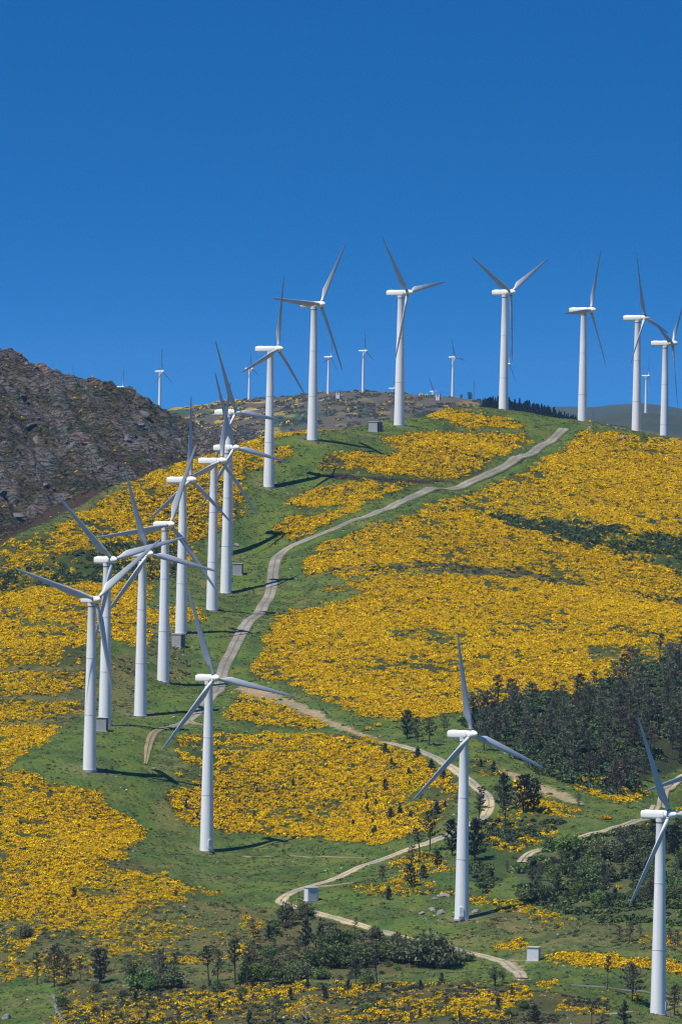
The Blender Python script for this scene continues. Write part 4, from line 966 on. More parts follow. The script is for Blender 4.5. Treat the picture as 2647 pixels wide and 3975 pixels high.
# dark low scrub: between the gorse, in the green bands and below the trees
X, Y = rand_hill(230000)
Z = hill_z(X, Y)
zn = mask_at(ZONE, X, Y, Z, 6).astype(int); den = mask_at(GORSE, X, Y, Z, 6)
f = fbm(X / 7, Y / 9, 4, 131)
p = np.array([0.05, 0.30, 0.42, 0.02, 0.6, 0.85, 0.9, 1.0])[zn] * sstep(0.40, 0.60, f) * 1.5 + 0.16 * np.minimum(den * 2, 1) * (zn != 3) * 1.0
keep = (RNG.uniform(0, 1, len(X)) < p); X, Y, zn, den = X[keep], Y[keep], zn[keep], den[keep]
k2 = off_roads(X, Y, 0.9) & off_pads(X, Y, 2.6); X, Y, zn, den = X[k2], Y[k2], zn[k2], den[k2]
Z = hill_z(X, Y)
print('scrub', len(X))
sv = [scrub_variant(300, 0.8, 0.55, (0.074, 0.105, 0.042)), scrub_variant(301, 0.9, 0.5, (0.100, 0.125, 0.048)), scrub_variant(302, 0.7, 0.6, (0.062, 0.100, 0.054)),
      scrub_variant(303, 0.8, 0.4, (0.130, 0.100, 0.066)), scrub_variant(304, 0.8, 0.5, (0.105, 0.078, 0.062)), scrub_variant(305, 0.7, 0.4, (0.24, 0.21, 0.09)), scrub_variant(306, 0.8, 0.35, (0.110, 0.155, 0.048))]
r = RNG.uniform(0, 1, len(X))
ii = np.where(zn == 5, (r * 6).astype(int), np.where(zn == 2, np.where(r < 0.45, 3, np.where(r < 0.75, 4, 1)), np.where(zn == 1, np.where(r < 0.4, 5, np.where(r < 0.7, 6, 1)), np.where((zn == 0) & (den < 0.3), np.where(r < 0.7, 6, 1), np.where(zn == 7, np.where(r < 0.4, 6, np.where(r < 0.75, 1, 0)), (r * 3).astype(int))))))
s = RNG.uniform(0.4, 1.1, len(X)) * np.where(zn == 4, 1.5, np.where(zn >= 6, 2.2, np.where(zn == 0, 0.8, 1.0)))
scatter('scrub', 'low dark green and brown scrub between the gorse and under the trees', 'scrub', sv, np.stack([X, Y, Z - 0.08], 1), s, ii)

# grass tufts on the turf
X, Y = rand_hill(330000)
Z = hill_z(X, Y)
zn = mask_at(ZONE, X, Y, Z, 6).astype(int); den = mask_at(GORSE, X, Y, Z, 6)
keep = ((zn <= 1)) & (den < 0.35) & (RNG.uniform(0, 1, len(X)) < sstep(0.35, 0.6, fbm(X / 3, Y / 4, 3, 151)) * 0.8)
X, Y, zn = X[keep], Y[keep], zn[keep]
k2 = off_roads(X, Y, 0.1) & off_pads(X, Y, 2.0); X, Y, zn = X[k2], Y[k2], zn[k2]
Z = hill_z(X, Y); print('grass', len(X))
tv = [scrub_variant(320 + i, 0.5, 0.22, c, 40, 0.22, M_SCRUB, 0.1) for i, c in enumerate([(0.145, 0.205, 0.055), (0.105, 0.160, 0.048), (0.200, 0.215, 0.085), (0.28, 0.25, 0.12)])]
ii = np.where(zn == 1, RNG.integers(2, 4, len(X)), np.minimum(RNG.integers(0, 5, len(X)), 2) * 1)
scatter('grass', 'tufts of green and straw coloured grass on the turf', 'grass', tv, np.stack([X, Y, Z - 0.04], 1), RNG.uniform(0.35, 1.0, len(X)), ii)

# small pale stones lying in the turf
X, Y = rand_hill(14000)
Z = hill_z(X, Y)
zn = mask_at(ZONE, X, Y, Z, 6).astype(int); den = mask_at(GORSE, X, Y, Z, 6)
f = fbm(X / 9, Y / 14, 3, 171)
keep = (RNG.uniform(0, 1, len(X)) < np.where(zn == 3, 0.9, np.where(den > 0.5, 0.06, 0.34) * sstep(0.5, 0.62, f))) & off_roads(X, Y, 0.2)
X, Y = X[keep], Y[keep]; Z = hill_z(X, Y)
M_STONE = plain('pale stone', (0.46, 0.45, 0.42), 0.95, 0.3, 2)
scatter('rubble', 'small pale stones strewn over the turf', 'stones', [rock_mesh('stone', 400 + i, 0.6, M_STONE, 1) for i in range(4)], np.stack([X, Y, Z], 1), RNG.uniform(0.12, 0.42, len(X)) ** 1.0, RNG.integers(0, 4, len(X)), tilt=0.3)

# granite blocks, gorse and heather on the rocky hill
n = 26000
X = RNG.uniform(-262, -20, n); Y = RNG.uniform(3800, 4270, n)
keep = X > -0.046 * Y; X, Y = X[keep], Y[keep]
Z = grid_z(RX, RY, RZ, X, Y)
f = fbm(X / 16, Y / 30, 4, 15); g = fbm(X / 3.5, Y / 6, 3, 25)
m = sstep(0.45, 0.56, f * 0.55 + g * 0.35 + 0.10 * sstep(-22, -62, Z) + 0.03)
k = RNG.uniform(0, 1, len(X)) < (0.03 + 0.16 * sstep(0.45, 0.6, fbm(X / 20, Y / 20, 3, 99))) * (1 - 0.75 * m)
M_GRAN = plain('purple grey granite', (0.105, 0.095, 0.100), 0.95, 0.4, 0.5, bump=0.5)
sz = np.clip(0.42 * (1 - RNG.uniform(0, 1, k.sum())) ** -0.5, 0.4, 2.8)
scatter('boulders', 'grey granite blocks strewn over the rocky hill', 'boulders', [rock_mesh('granite_block', 430 + i, 0.7, M_GRAN, 2) for i in range(8)], np.stack([X[k], Y[k], Z[k]], 1), np.stack([sz * 2.0, sz, sz * 0.75], 1), RNG.integers(0, 8, k.sum()), tilt=0.3, yaw=(-1.18, 0.35))
k = RNG.uniform(0, 1, len(X)) < 0.06 + 0.26 * m
nk = int(k.sum()); lowf = sstep(-15, -60, Z[k])
yy = RNG.uniform(0, 1, nk) < 0.06 * (1 - 0.6 * lowf)
ii = np.where(yy, RNG.integers(0, 2, nk), RNG.integers(2, 6, nk))
scatter('heather', 'dark heather and scattered yellow gorse among the granite', 'heather', [gv[3], gv[4], sv[1], sv[0], sv[3], sv[5]], np.stack([X[k], Y[k], Z[k] - 0.1], 1), RNG.uniform(0.6, 1.4, nk), ii)
# bushes that roughen the heath ridge
n = 16000
X = RNG.uniform(-330, 330, n); Y = RNG.uniform(8700, 9560, n); Z = grid_z(HX, HY, HZ, X, Y)
k = RNG.uniform(0, 1, n) < sstep(0.42, 0.6, fbm(X / 14, Y / 50, 3, 201)); X, Y, Z = X[k], Y[k], Z[k]
ii = np.where(RNG.uniform(0, 1, len(X)) < np.where(X < -110, 0.25, 0.05), 0, RNG.integers(1, 5, len(X)))
scatter('heath', 'brown and green heath bushes on the far ridge', 'heath', [gv[4], sv[0], sv[1], sv[3], sv[4]], np.stack([X, Y, Z - 0.2], 1), RNG.uniform(1.4, 3.4, len(X)), ii)

# ------------------------------------------------------------------ trees
def pine_meshes(seed, h=10.0, w=2.3, low=0.22, limbs=26, dens=1.0, c=(0.030, 0.044, 0.024), brown=0.12, young=False):
    g = np.random.default_rng(seed); rr = random.Random(seed)
    bx, by = g.uniform(-0.5, 0.5, 2) * (0.3 if young else 1)
    def axis(t): return np.array([bx * t * t + 0.15 * math.sin(5 * t + seed), by * t * t, h * t])
    bm = bmesh.new()
    tube(bm, [axis(t) + (0, 0, -0.5 if t == 0 else 0) for t in np.linspace(0, 0.97, 9)], [0.021 * h * (1 - t) ** 0.8 + 0.02 for t in np.linspace(0, 0.97, 9)], 7)
    C = []; O = []
    az = g.uniform(0, 6.28)
    for i in range(limbs):
        t = low + (0.97 - low) * ((i + g.uniform(0, 0.8)) / limbs)
        u = (t - low) / (1 - low)
        az += 2.4 + g.normal(0, 0.35)
        if young: prof_ = (1 - u) ** 0.85 + 0.06
        else: prof_ = (0.72 + 0.50 * u) * (1 - u ** 3.2) + 0.12
        Lb = w * prof_ * g.uniform(0.55, 1.2)
        p0 = axis(t); d = np.array([math.cos(az), math.sin(az), g.uniform(0.05, 0.5) if not young else g.uniform(0.2, 0.6)])
        d /= np.linalg.norm(d); p1 = p0 + d * Lb + np.array([0, 0, 0.12 * Lb])
        tube(bm, [p0, (p0 + p1) / 2 + (0, 0, -0.05 * Lb), p1], [0.0065 * h * (1 - 0.6 * u), 0.004 * h, 0.012], 4)
        for q in np.linspace(0.38, 1.02, 4):
            k = int(g.integers(5, 11) * dens)
            cc = p0 + (p1 - p0) * q + g.normal(0, 0.20 * w / 2.3, (k, 3)) * np.array([1.25, 1.25, 0.8])
            C.append(cc); O.append(np.tile(d * 0.6 + np.array([0, 0, 0.5]), (k, 1)))
    k = int(26 * dens); C.append(axis(0.95) + g.normal(0, 0.24, (k, 3)) * np.array([1, 1, 1.6] if young else [2.2, 2.2, 1.0])); O.append(np.tile([0, 0, 1.0], (k, 1)))
    C = np.concatenate(C); O = np.concatenate(O)
    V, F = quads(C, 0.30, 1.9, 0.25, g, O)
    col = np.array(c) * g.uniform(0.55, 1.55, (len(C), 1))
    br = g.uniform(0, 1, len(C)) < brown
    col[br] = np.array([0.120, 0.092, 0.066]) * g.uniform(0.6, 1.3, (int(br.sum()), 1))
    return bm_mesh('trunk', bm, M_BARK), mesh_np('crown', V, F, M_PINE, col)
def broad_meshes(seed, h, w, c, trunk=0.25, n=900, clumps=34, size=0.30):
    g = np.random.default_rng(seed)
    bm = bmesh.new(); C = []
    tube(bm, [(0, 0, -0.4), (0.05 * h, 0, 0.4 * h), (0.0, 0.04 * h, 0.75 * h)], [0.03 * h, 0.02 * h, 0.006 * h], 6)
    for i in range(clumps):
        th = g.uniform(0, 6.28); ph = math.acos(g.uniform(-0.25, 1)); q = g.uniform(0.45, 1.0)
        p = np.array([w * q * math.sin(ph) * math.cos(th), w * q * math.sin(ph) * math.sin(th), h * trunk + (h * (1 - trunk)) * (0.28 + 0.66 * q * max(math.cos(ph), -0.4))])
        if i < 14: tube(bm, [(0, 0, h * g.uniform(0.12, 0.5)), tuple(p * np.array([0.55, 0.55, 0.8])), tuple(p)], [0.012 * h, 0.008 * h, 0.01], 4)
        k = n // clumps
        C.append(p + g.normal(0, 1, (k, 3)) * np.array([0.17 * w, 0.17 * w, 0.075 * h]))
    C = np.concatenate(C); C[:, 2] = np.maximum(C[:, 2], 0.05)
    V, F = quads(C, size, 1.25, 0.35, g)
    return bm_mesh('trunk', bm, M_BARK), mesh_np('crown', V, F, M_BROAD, np.array(c) * g.uniform(0.55, 1.5, (len(C), 1)))
def bare_meshes(seed, h, m, spread=0.4):
    g = np.random.default_rng(seed); bm = bmesh.new()
    def grow(p, d, L, r, lev):
        q = [np.array(p)]
        for i in range(3):
            d = d + g.normal(0, 0.16, 3); d /= np.linalg.norm(d); q.append(q[-1] + d * L / 3)
        tube(bm, q, [r, r * 0.85, r * 0.7, r * 0.55], 5)
        if lev:
            for k in range(int(g.integers(2, 4)) + (lev > 1)):
                b = q[int(g.integers(1, 4))]; nd = d + g.normal(0, 0.75, 3) * np.array([1, 1, 0.5]) + np.array([0, 0, 0.15])
                grow(b, nd / np.linalg.norm(nd), L * g.uniform(0.5, 0.75), r * 0.5, lev - 1)
    grow((0, 0, -0.3), np.array([0, 0, 1.0]), h * 0.5, 0.02 * h + 0.03, 3)
    return bm_mesh('trunk', bm, m)
PINES = [pine_meshes(500 + i, 10, 2.35 + 0.3 * (i % 3), 0.16 + 0.05 * (i % 4), 30 + 2 * (i % 3), 0.72, c, br) for i, (c, br) in enumerate([((0.155, 0.178, 0.100), 0.10), ((0.138, 0.160, 0.098), 0.15), ((0.172, 0.168, 0.110), 0.30), ((0.150, 0.190, 0.092), 0.06), ((0.175, 0.158, 0.114), 0.42), ((0.126, 0.150, 0.094), 0.18)])]
THIN = [pine_meshes(520 + i, 10, 1.7, 0.42 + 0.04 * i, 15, 0.7, (0.100, 0.112, 0.076), 0.25) for i in range(3)]
YOUNG = [pine_meshes(540 + i, 5, 1.65 + 0.15 * i, 0.05, 22, 1.0, c, 0.06, True) for i, c in enumerate([(0.105, 0.130, 0.070), (0.115, 0.145, 0.070), (0.095, 0.120, 0.078)])]
DENSE = [pine_meshes(560 + i, 9, 2.7, 0.10, 34, 1.3, (0.048, 0.066, 0.042), 0.05) for i in range(2)]
BROAD = [broad_meshes(580 + i, 4.0, 2.6, c, 0.05, 1500, 46) for i, c in enumerate([(0.125, 0.190, 0.056), (0.115, 0.160, 0.060), (0.150, 0.225, 0.056), (0.140, 0.155, 0.075)])]
DECID = [broad_meshes(600 + i, 8.0, 1.9, (0.075, 0.085, 0.050), 0.25, 420, 26) for i in range(2)]
BARE = [bare_meshes(620, 8.0, M_BARK), bare_meshes(621, 8.0, M_DEAD)]
PROTO_H = {'pine': 10, 'thin': 10, 'young': 5, 'dense': 9, 'broad': 4, 'decid': 8, 'bare': 8, 'dead': 8}
SETS = {'pine': PINES, 'thin': THIN, 'young': YOUNG, 'dense': DENSE, 'broad': BROAD, 'decid': DECID}
NAMES = {'pine': 'pine_tree', 'thin': 'pine_tree', 'young': 'young_pine', 'dense': 'pine_tree', 'broad': 'leafy_bush', 'decid': 'leafy_tree', 'bare': 'bare_tree', 'dead': 'dead_tree'}
CATS = {'pine': 'pine', 'thin': 'pine', 'young': 'pine', 'dense': 'pine', 'broad': 'bush', 'decid': 'tree', 'bare': 'tree', 'dead': 'tree'}
TREE_PROTO = {}
trng = random.Random(5)
def plant(kind, P, hm, label, group=None, wide=1.0, var=None):
    if kind in ('bare', 'dead'):
        key = (kind, 0)
        if key not in TREE_PROTO:
            t = empty(NAMES[kind]); mobj('trunk', BARE[0 if kind == 'bare' else 1], t); TREE_PROTO[key] = t
        else: t = copy_tree(TREE_PROTO[key])
    else:
        v = trng.randrange(len(SETS[kind])) if var is None else var
        key = (kind, v)
        if key not in TREE_PROTO:
            t = empty(NAMES[kind]); mobj('trunk', SETS[kind][v][0], t); mobj('crown', SETS[kind][v][1], t); TREE_PROTO[key] = t
        else: t = copy_tree(TREE_PROTO[key])
    s = hm / PROTO_H[kind]
    t.location = [float(q) for q in P]; t.rotation_euler = (trng.uniform(-0.04, 0.04), trng.uniform(-0.04, 0.04), trng.uniform(0, 6.28)); t.scale = (s * wide, s * wide, s)
    if 'group' in t: del t['group']
    return tag(t, label, CATS[kind], group)
def plant_px(kind, px, py, hpx, label, group=None, wide=1.0, var=None):
    P = hits([px], [py])[0]
    if np.isnan(P[0]): return
    return plant(kind, P, hpx * P[1] / FPX, label, group, wide, var)

# the two woods, every tree standing on its own
def wood(poly, n, dmin, kinds, hrange, label, group, seed):
    g = np.random.default_rng(seed); A = paint(np.zeros((RH, RW), np.float32), [(1, poly)])
    P = np.array(poly, float) * K; pts = hits(P[:, 0], np.minimum(P[:, 1], 3960)); pts = pts[~np.isnan(pts[:, 0])]
    x0, y0 = pts[:, :2].min(0) - 4; x1, y1 = pts[:, :2].max(0) + 4; got = []
    for _ in range(40000):
        x = g.uniform(x0, x1); y = g.uniform(y0, y1)
        if abs(x) > 0.040 * y + 10: continue
        z = float(hill_z(x, y)); px, py = proj(x, y, z)
        u, v = px / K / 2, py / K / 2
        u = min(u, RW - 1)
        if not (0 <= u < RW and 0 <= v < RH) or A[int(v), int(u)] < 0.5: continue
        if any((x - a) ** 2 + (y - b) ** 2 < dmin * dmin for a, b, _ in got): continue
        got.append((x, y, z))
        if len(got) >= n: break
    for x, y, z in got:
        k = kinds[int(g.integers(0, len(kinds)))]
        plant(k, (x, y, z), g.uniform(*hrange), label[k], group, g.uniform(0.85, 1.25))
    print(group, len(got))
wood([(1085, 1690), (1090, 1640), (1160, 1622), (1250, 1640), (1330, 1605), (1380, 1585), (1450, 1545), (1480, 1525), (1568, 1515), (1568, 1745), (1490, 1790), (1420, 1830), (1330, 1808), (1270, 1770), (1180, 1730)], 150, 4.3,
     ['pine'] * 7 + ['thin'] * 2, (5.5, 9.5), {'pine': 'dark pine standing in the wood on the right slope', 'thin': 'slender thin-crowned pine in the wood on the right slope', 'young': 'low young pine in the wood on the right slope'}, 'pines of the wood on the right slope', 31)
wood([(1195, 2060), (1200, 2005), (1260, 1985), (1330, 1960), (1440, 1925), (1568, 1910), (1568, 2110), (1480, 2110), (1400, 2100), (1290, 2085)], 95, 3.4,
     ['pine'] * 4 + ['young'] * 2 + ['broad'] * 3, (2.8, 5.2), {'pine': 'small dark pine in the thicket right of the rocks', 'young': 'bushy young pine in the thicket right of the rocks', 'broad': 'green leafy bush in the thicket right of the rocks'}, 'young trees of the thicket', 32)

# trees and bushes one can tell apart: sheet, foot x, foot y, height (all in that sheet's enlargement), width factor, label
def sheet(k, x, y, h):
    ox, oy, s = {'A': (0, 3100, 1.1843), 'B': (1324, 3100, 1.1843), 'C': (1324, 2300, 1.1851)}[k]
    return ox + x / s, oy + y / s, h / s
GA = 'pines in the row across the bottom left'
GS = 'saplings in the gorse field'
GB = 'leafy bushes along the bottom'
TREES = [
    # row of pines, bottom left
    ('thin', 'A', 172, 855, 150, 1.2, 'ragged pine at the left end of the bottom row', GA), ('pine', 'A', 250, 868, 195, 0.9, 'tall dark pine with a pale lower trunk, second in the bottom row', GA),
    ('pine', 'A', 308, 845, 130, 1.0, 'shorter dark pine third in the bottom row', GA), ('dense', 'A', 462, 850, 160, 1.0, 'broad dark pine over a round green bush in the bottom row', GA),
    ('decid', 'A', 600, 868, 160, 1.0, 'sparse grey leafy tree in the middle of the bottom row', None), ('pine', 'A', 730, 870, 175, 1.0, 'dark pine growing out of the large green bush', GA),
    ('thin', 'A', 798, 862, 160, 1.2, 'ragged pine right of the large green bush', GA), ('thin', 'A', 960, 866, 190, 1.0, 'slender pine with a long bare trunk in the bottom row', GA),
    ('pine', 'A', 1002, 840, 140, 0.9, 'short pine close behind the slender bare-trunked pine', GA), ('thin', 'A', 1080, 858, 215, 1.0, 'tallest thin pine of the bottom row, half bare', GA),
    ('thin', 'A', 1135, 862, 180, 0.8, 'slim straight pine at the right end of the bottom row', GA), ('bare', 'A', 100, 838, 75, 1.0, 'small bare tree at the far left of the bottom row', None),
    ('thin', 'A', 368, 850, 120, 1.0, 'thin pale pine between the third pine and the broad pine', GA),
    ('broad', 'A', 440, 888, 52, 1.0, 'small round bright green bush under the broad dark pine', GB), ('broad', 'A', 660, 872, 100, 1.3, 'large bright green bush in the middle of the bottom row', GB),
    ('broad', 'A', 790, 872, 95, 1.1, 'green bush at the foot of the ragged pine', GB), ('broad', 'A', 335, 545, 0, 1, '', None),
    ('dense', 'A', 342, 462, 55, 0.9, 'lone dark bushy pine in the gorse at lower left', None), ('broad', 'A', 1312, 580, 100, 0.8, 'rounded dark green bush inside the hairpin bend', GB),
    ('pine', 'A', 1165, 640, 90, 1.1, 'dark pine left of the hairpin bush', None), ('young', 'A', 1235, 648, 65, 1.0, 'small pine just below the hairpin bush', None),
    ('dense', 'A', 1405, 690, 130, 0.8, 'dark pine right of the hairpin bush below the pale road', None), ('young', 'A', 1475, 690, 110, 1.0, 'dark conical pine below the pale road', None),
    ('broad', 'A', 1490, 770, 120, 1.2, 'big green bush below the pale road, left of the leafy clump', GB), ('broad', 'A', 1545, 690, 110, 1.2, 'wide green bush along the lower side of the pale road', GB),
    ('broad', 'A', 1180, 840, 90, 1.2, 'bright green bush right of the bottom row of pines', GB), ('broad', 'A', 1250, 800, 70, 1.3, 'low green bush behind the end of the bottom row', GB),
    ('broad', 'A', 1385, 830, 80, 1.2, 'bright green bush with a gorse clump at its foot', GB), ('broad', 'A', 1300, 850, 85, 1.2, 'dark green bush below the bright green one', GB),
    ('pine', 'A', 1270, 1030, 130, 0.9, 'dark pine at the bottom edge left of the bleached dead tree', None), ('young', 'A', 1105, 940, 45, 1.0, 'tiny pine among the bottom gorse', None),
    ('dense', 'A', 960, 1022, 50, 0.9, 'small dark bushy pine by the bottom edge', None), ('young', 'A', 1145, 1046, 75, 1.0, 'dark young pine at the bottom edge', None),
    ('dead', 'A', 1412, 1036, 150, 1.0, 'bleached leafless dead tree with forked pale branches', None), ('broad', 'A', 120, 640, 60, 1.2, 'green bush in the dry slope at the lower left', None),
    ('thin', 'A', 480, 1040, 100, 1.2, 'ragged young pine among brown heather at the bottom edge', None),
    # bottom right
    ('broad', 'B', 60, 770, 120, 1.2, 'green bush below the road at the left of the leafy clump', GB), ('broad', 'B', 400, 765, 150, 1.3, 'largest leafy bush clump below the right part of the pale road', GB),
    ('broad', 'B', 480, 780, 110, 1.1, 'dark leafy bush at the right end of the big clump', GB), ('broad', 'B', 290, 750, 110, 1.3, 'olive green bush at the left end of the big clump', GB),
    ('broad', 'B', 570, 745, 50, 1.3, 'low green bush beside the gap in the pale road', GB), ('broad', 'B', 200, 740, 80, 1.3, 'low olive bush between the thin pine and the big clump', GB), ('thin', 'B', 165, 862, 195, 1.2, 'tall ragged pine in front of the leafy clump', None),
    ('pine', 'B', 65, 858, 150, 1.0, 'dark pine left of the tall ragged pine', None), ('decid', 'B', 705, 862, 105, 1.2, 'small round grey green tree left of the road end', None), ('decid', 'B', 740, 850, 80, 1.0, 'small grey green tree touching the road end', None),
    ('thin', 'B', 1222, 882, 160, 0.9, 'thin tall pine standing by the gorse strip', None), ('pine', 'B', 1335, 932, 175, 1.3, 'spreading dark pine with a leaning trunk near the bottom right', None),
    ('pine', 'B', 1530, 995, 140, 1.0, 'dark pine at the foot of the nearest turbine', None), ('dense', 'B', 890, 1036, 85, 1.2, 'broad dark bushy pine at the bottom edge', None),
    ('young', 'B', 1300, 1035, 100, 1.0, 'young pine by the sandy patch at the bottom', None), ('thin', 'B', 1148, 1040, 110, 1.2, 'ragged young pine at the bottom edge by the grass', None), ('bare', 'B', 905, 860, 80, 1.0, 'small bare tree right of the road end', None),
    ('thin', 'B', 480, 1000, 110, 1.2, 'ragged pine among the bottom gorse streaks', None),
    ('pine', 'B', 408, 240, 190, 0.9, 'dark two-tier pine beside the road at the field corner', None), ('thin', 'B', 358, 272, 140, 1.3, 'open greyish pine left of the two-tier pine', None),
    ('pine', 'B', 322, 300, 85, 1.2, 'low dark pine below the open greyish pine', None), ('dense', 'B', 440, 315, 75, 1.2, 'squat dark pine below the two-tier pine', None),
    ('pine', 'B', 190, 382, 75, 1.2, 'small pine left above the grass by the side track', None), ('dense', 'B', 322, 405, 105, 1.0, 'bushy dark pine over the gorse patch', None), ('young', 'B', 215, 465, 55, 1.2, 'young pine in the gorse left of the rocks', None),
    ('young', 'B', 375, 365, 60, 1.2, 'young pine right of the bushy dark pine', None),
    ('dense', 'B', 510, 262, 165, 0.8, 'dark dense pine just left of the tower in the middle', None), ('dense', 'B', 612, 285, 190, 0.9, 'very dark dense pine just right of the tower in the middle', None), ('thin', 'B', 630, 140, 160, 1.3, 'half bare pine right of the tower, over the road bend', None),
    ('pine', 'B', 762, 335, 55, 1.2, 'small pine left of the sandy road bend', None), ('young', 'B', 690, 372, 40, 1.2, 'little pine in the scrub right of the tower', None), ('broad', 'B', 960, 235, 70, 1.0, 'dark green bush hiding the end of the sandy road', None),
    ('broad', 'B', 1050, 250, 90, 1.2, 'wide green bush below the sandy road', None), ('pine', 'B', 1290, 270, 130, 1.2, 'dark broad pine below the sandy road', None), ('pine', 'B', 1390, 180, 60, 1.2, 'small dark pine on the sandy road edge left of the nacelle', None), ('dense', 'B', 1530, 260, 140, 1.0, 'dark pine right of the nearest turbine', None),
    ('pine', 'B', 1280, 660, 75, 1.0, 'pine of a pair on the dry slope, the left one', None), ('pine', 'B', 1325, 655, 80, 1.0, 'pine of a pair on the dry slope, the right one', None), ('pine', 'B', 1375, 635, 60, 1.0, 'small pine up the dry slope near the nearest turbine', None),
    ('pine', 'B', 1510, 670, 75, 1.0, 'pine right of the nearest tower on the dry slope', None), ('pine', 'B', 1545, 680, 80, 1.0, 'pine at the right edge on the dry slope', None),
    # middle right
    ('dense', 'C', 302, 672, 130, 0.9, 'lone dark round pine at the left end of the wood', None), ('pine', 'C', 350, 690, 110, 1.2, 'grey green pine next to the lone round one', None), ('pine', 'C', 402, 702, 130, 1.3, 'open brownish pine behind the road verge', None), ('pine', 'C', 475, 640, 75, 1.2, 'small pine between the gorse tongue and the wood', None),
    ('pine', 'C', 655, 725, 130, 1.2, 'pine at the lower corner of the wood by the grass strip', None),
    ('dense', 'C', 745, 1000, 165, 0.9, 'large dark pine of the roadside clump, left of a gorse bush', None), ('dense', 'C', 835, 1012, 175, 1.0, 'darkest large pine in the middle of the roadside clump', None), ('dense', 'C', 888, 1005, 150, 0.9, 'dark pine at the right end of the roadside clump', None),
    ('thin', 'C', 750, 1098, 150, 1.2, 'open grey tree below the roadside clump', None), ('thin', 'C', 640, 1000, 110, 1.3, 'half bare small tree right of the tower by the bend', None), ('bare', 'C', 905, 895, 85, 1.0, 'small bare tree at the blade tip above the roadside clump', None),
    ('pine', 'C', 1092, 982, 60, 1.2, 'small dark pine at the end of the bare strip', None), ('young', 'C', 700, 826, 50, 1.2, 'young pine on the grass above the roadside clump', None), ('young', 'C', 642, 802, 36, 1.2, 'tiny pine on the grass right of the tower', None),
    ('young', 'C', 350, 762, 48, 1.2, 'young pine at the upper road edge of the gorse field', GS), ('dense', 'C', 202, 908, 50, 1.0, 'dark round sapling in the gorse field', GS), ('young', 'C', 268, 1020, 40, 1.3, 'sapling in the lower part of the gorse field', GS),
    ('young', 'C', 312, 842, 35, 1.3, 'sapling in the middle of the gorse field', GS), ('young', 'C', 415, 808, 40, 1.3, 'sapling near the gorse field edge by the road', GS), ('young', 'C', 470, 862, 50, 1.3, 'larger sapling beside the tower in the gorse field', GS), ('young', 'C', 200, 740, 45, 1.3, 'sapling at the top of the gorse field', GS),
    ('young', 'C', 232, 795, 35, 1.3, 'sapling left in the gorse field', GS), ('young', 'C', 225, 1035, 45, 1.3, 'sapling at the lower left of the gorse field', GS), ('young', 'C', 440, 1020, 55, 1.3, 'sapling at the lower right of the gorse field', GS), ('young', 'C', 160, 980, 30, 1.3, 'small sapling at the left in the gorse field', GS), ('young', 'C', 155, 1105, 32, 1.3, 'small sapling at the bottom of the gorse field', GS),
]
for kind, sh, x, y, h, w_, lab, grp in TREES:
    if h: plant_px(kind, *sheet(sh, x, y, h), lab, grp, w_)

wood([(560, 2185), (650, 2095), (700, 2105), (820, 2140), (940, 2175), (1035, 2205), (1030, 2235), (900, 2248), (760, 2250), (560, 2262)], 26, 4.8, ['broad'] * 3 + ['pine'] * 1, (1.4, 3.6),
     {'broad': 'green leafy bush in the thicket below the pale road', 'pine': 'small pine in the thicket below the pale road'}, 'bushes of the thicket below the pale road', 33)
wood([(20, 2275), (400, 2262), (900, 2258), (1180, 2262), (1250, 2340), (900, 2352), (150, 2352)], 34, 6.0, ['young'] * 3 + ['broad'] * 2 + ['thin'], (1.4, 3.2),
     {'broad': 'low green bush among the heather along the bottom edge', 'young': 'small young pine among the heather along the bottom edge', 'thin': 'thin little pine among the heather along the bottom edge'}, 'small growth along the bottom edge', 34)
wood([(380, 1840), (480, 1790), (1040, 1800), (1050, 1850), (900, 1930), (500, 1900)], 22, 6.0, ['young'], (0.9, 2.2), {'young': 'small dark sapling among the gorse of the middle field'}, 'small saplings in the middle gorse field', 35)
# gorse bushes that stand alone
gb = []
for k, (px, py, r_, lab) in enumerate([(2019, 3655, 1.6, 'single yellow gorse bush on the grass above the white kiosk'), (2015, 3062, 3.0, 'tall yellow gorse bush among the roadside pines'), (1465, 2820, 1.6, 'yellow gorse clump by itself at the path below the big field'),
                                      (1425, 2835, 1.4, 'small gorse clump left of the lone round pine'), (2530, 3215, 1.5, 'gorse bush below the sandy road by the nacelle'), (2350, 3180, 1.6, 'gorse bush on the grass above the sandy road'), (262, 3818, 1.3, 'yellow gorse bush at the foot of the pale-trunked pine'),
                                      (692, 3012, 1.2, 'gorse bush on the stony bank left of the field'), (620, 3010, 0.9, 'small gorse bush on the stony bank'), (2400, 3450, 1.3, 'gorse bush on the thicket edge by the blade tip'), (2468, 3878, 1.5, 'gorse bush near the nearest tower foot')]):
    P = hits([px], [py])[0]
    if np.isnan(P[0]): continue
    o = mobj('gorse_bush', gv[k % 3]); o.location = [float(q) for q in P]; o.scale = (r_, r_, r_ * 1.1); o.rotation_euler = (0, 0, k * 1.3)
    tag(o, lab, 'gorse bush', 'gorse bushes standing alone')

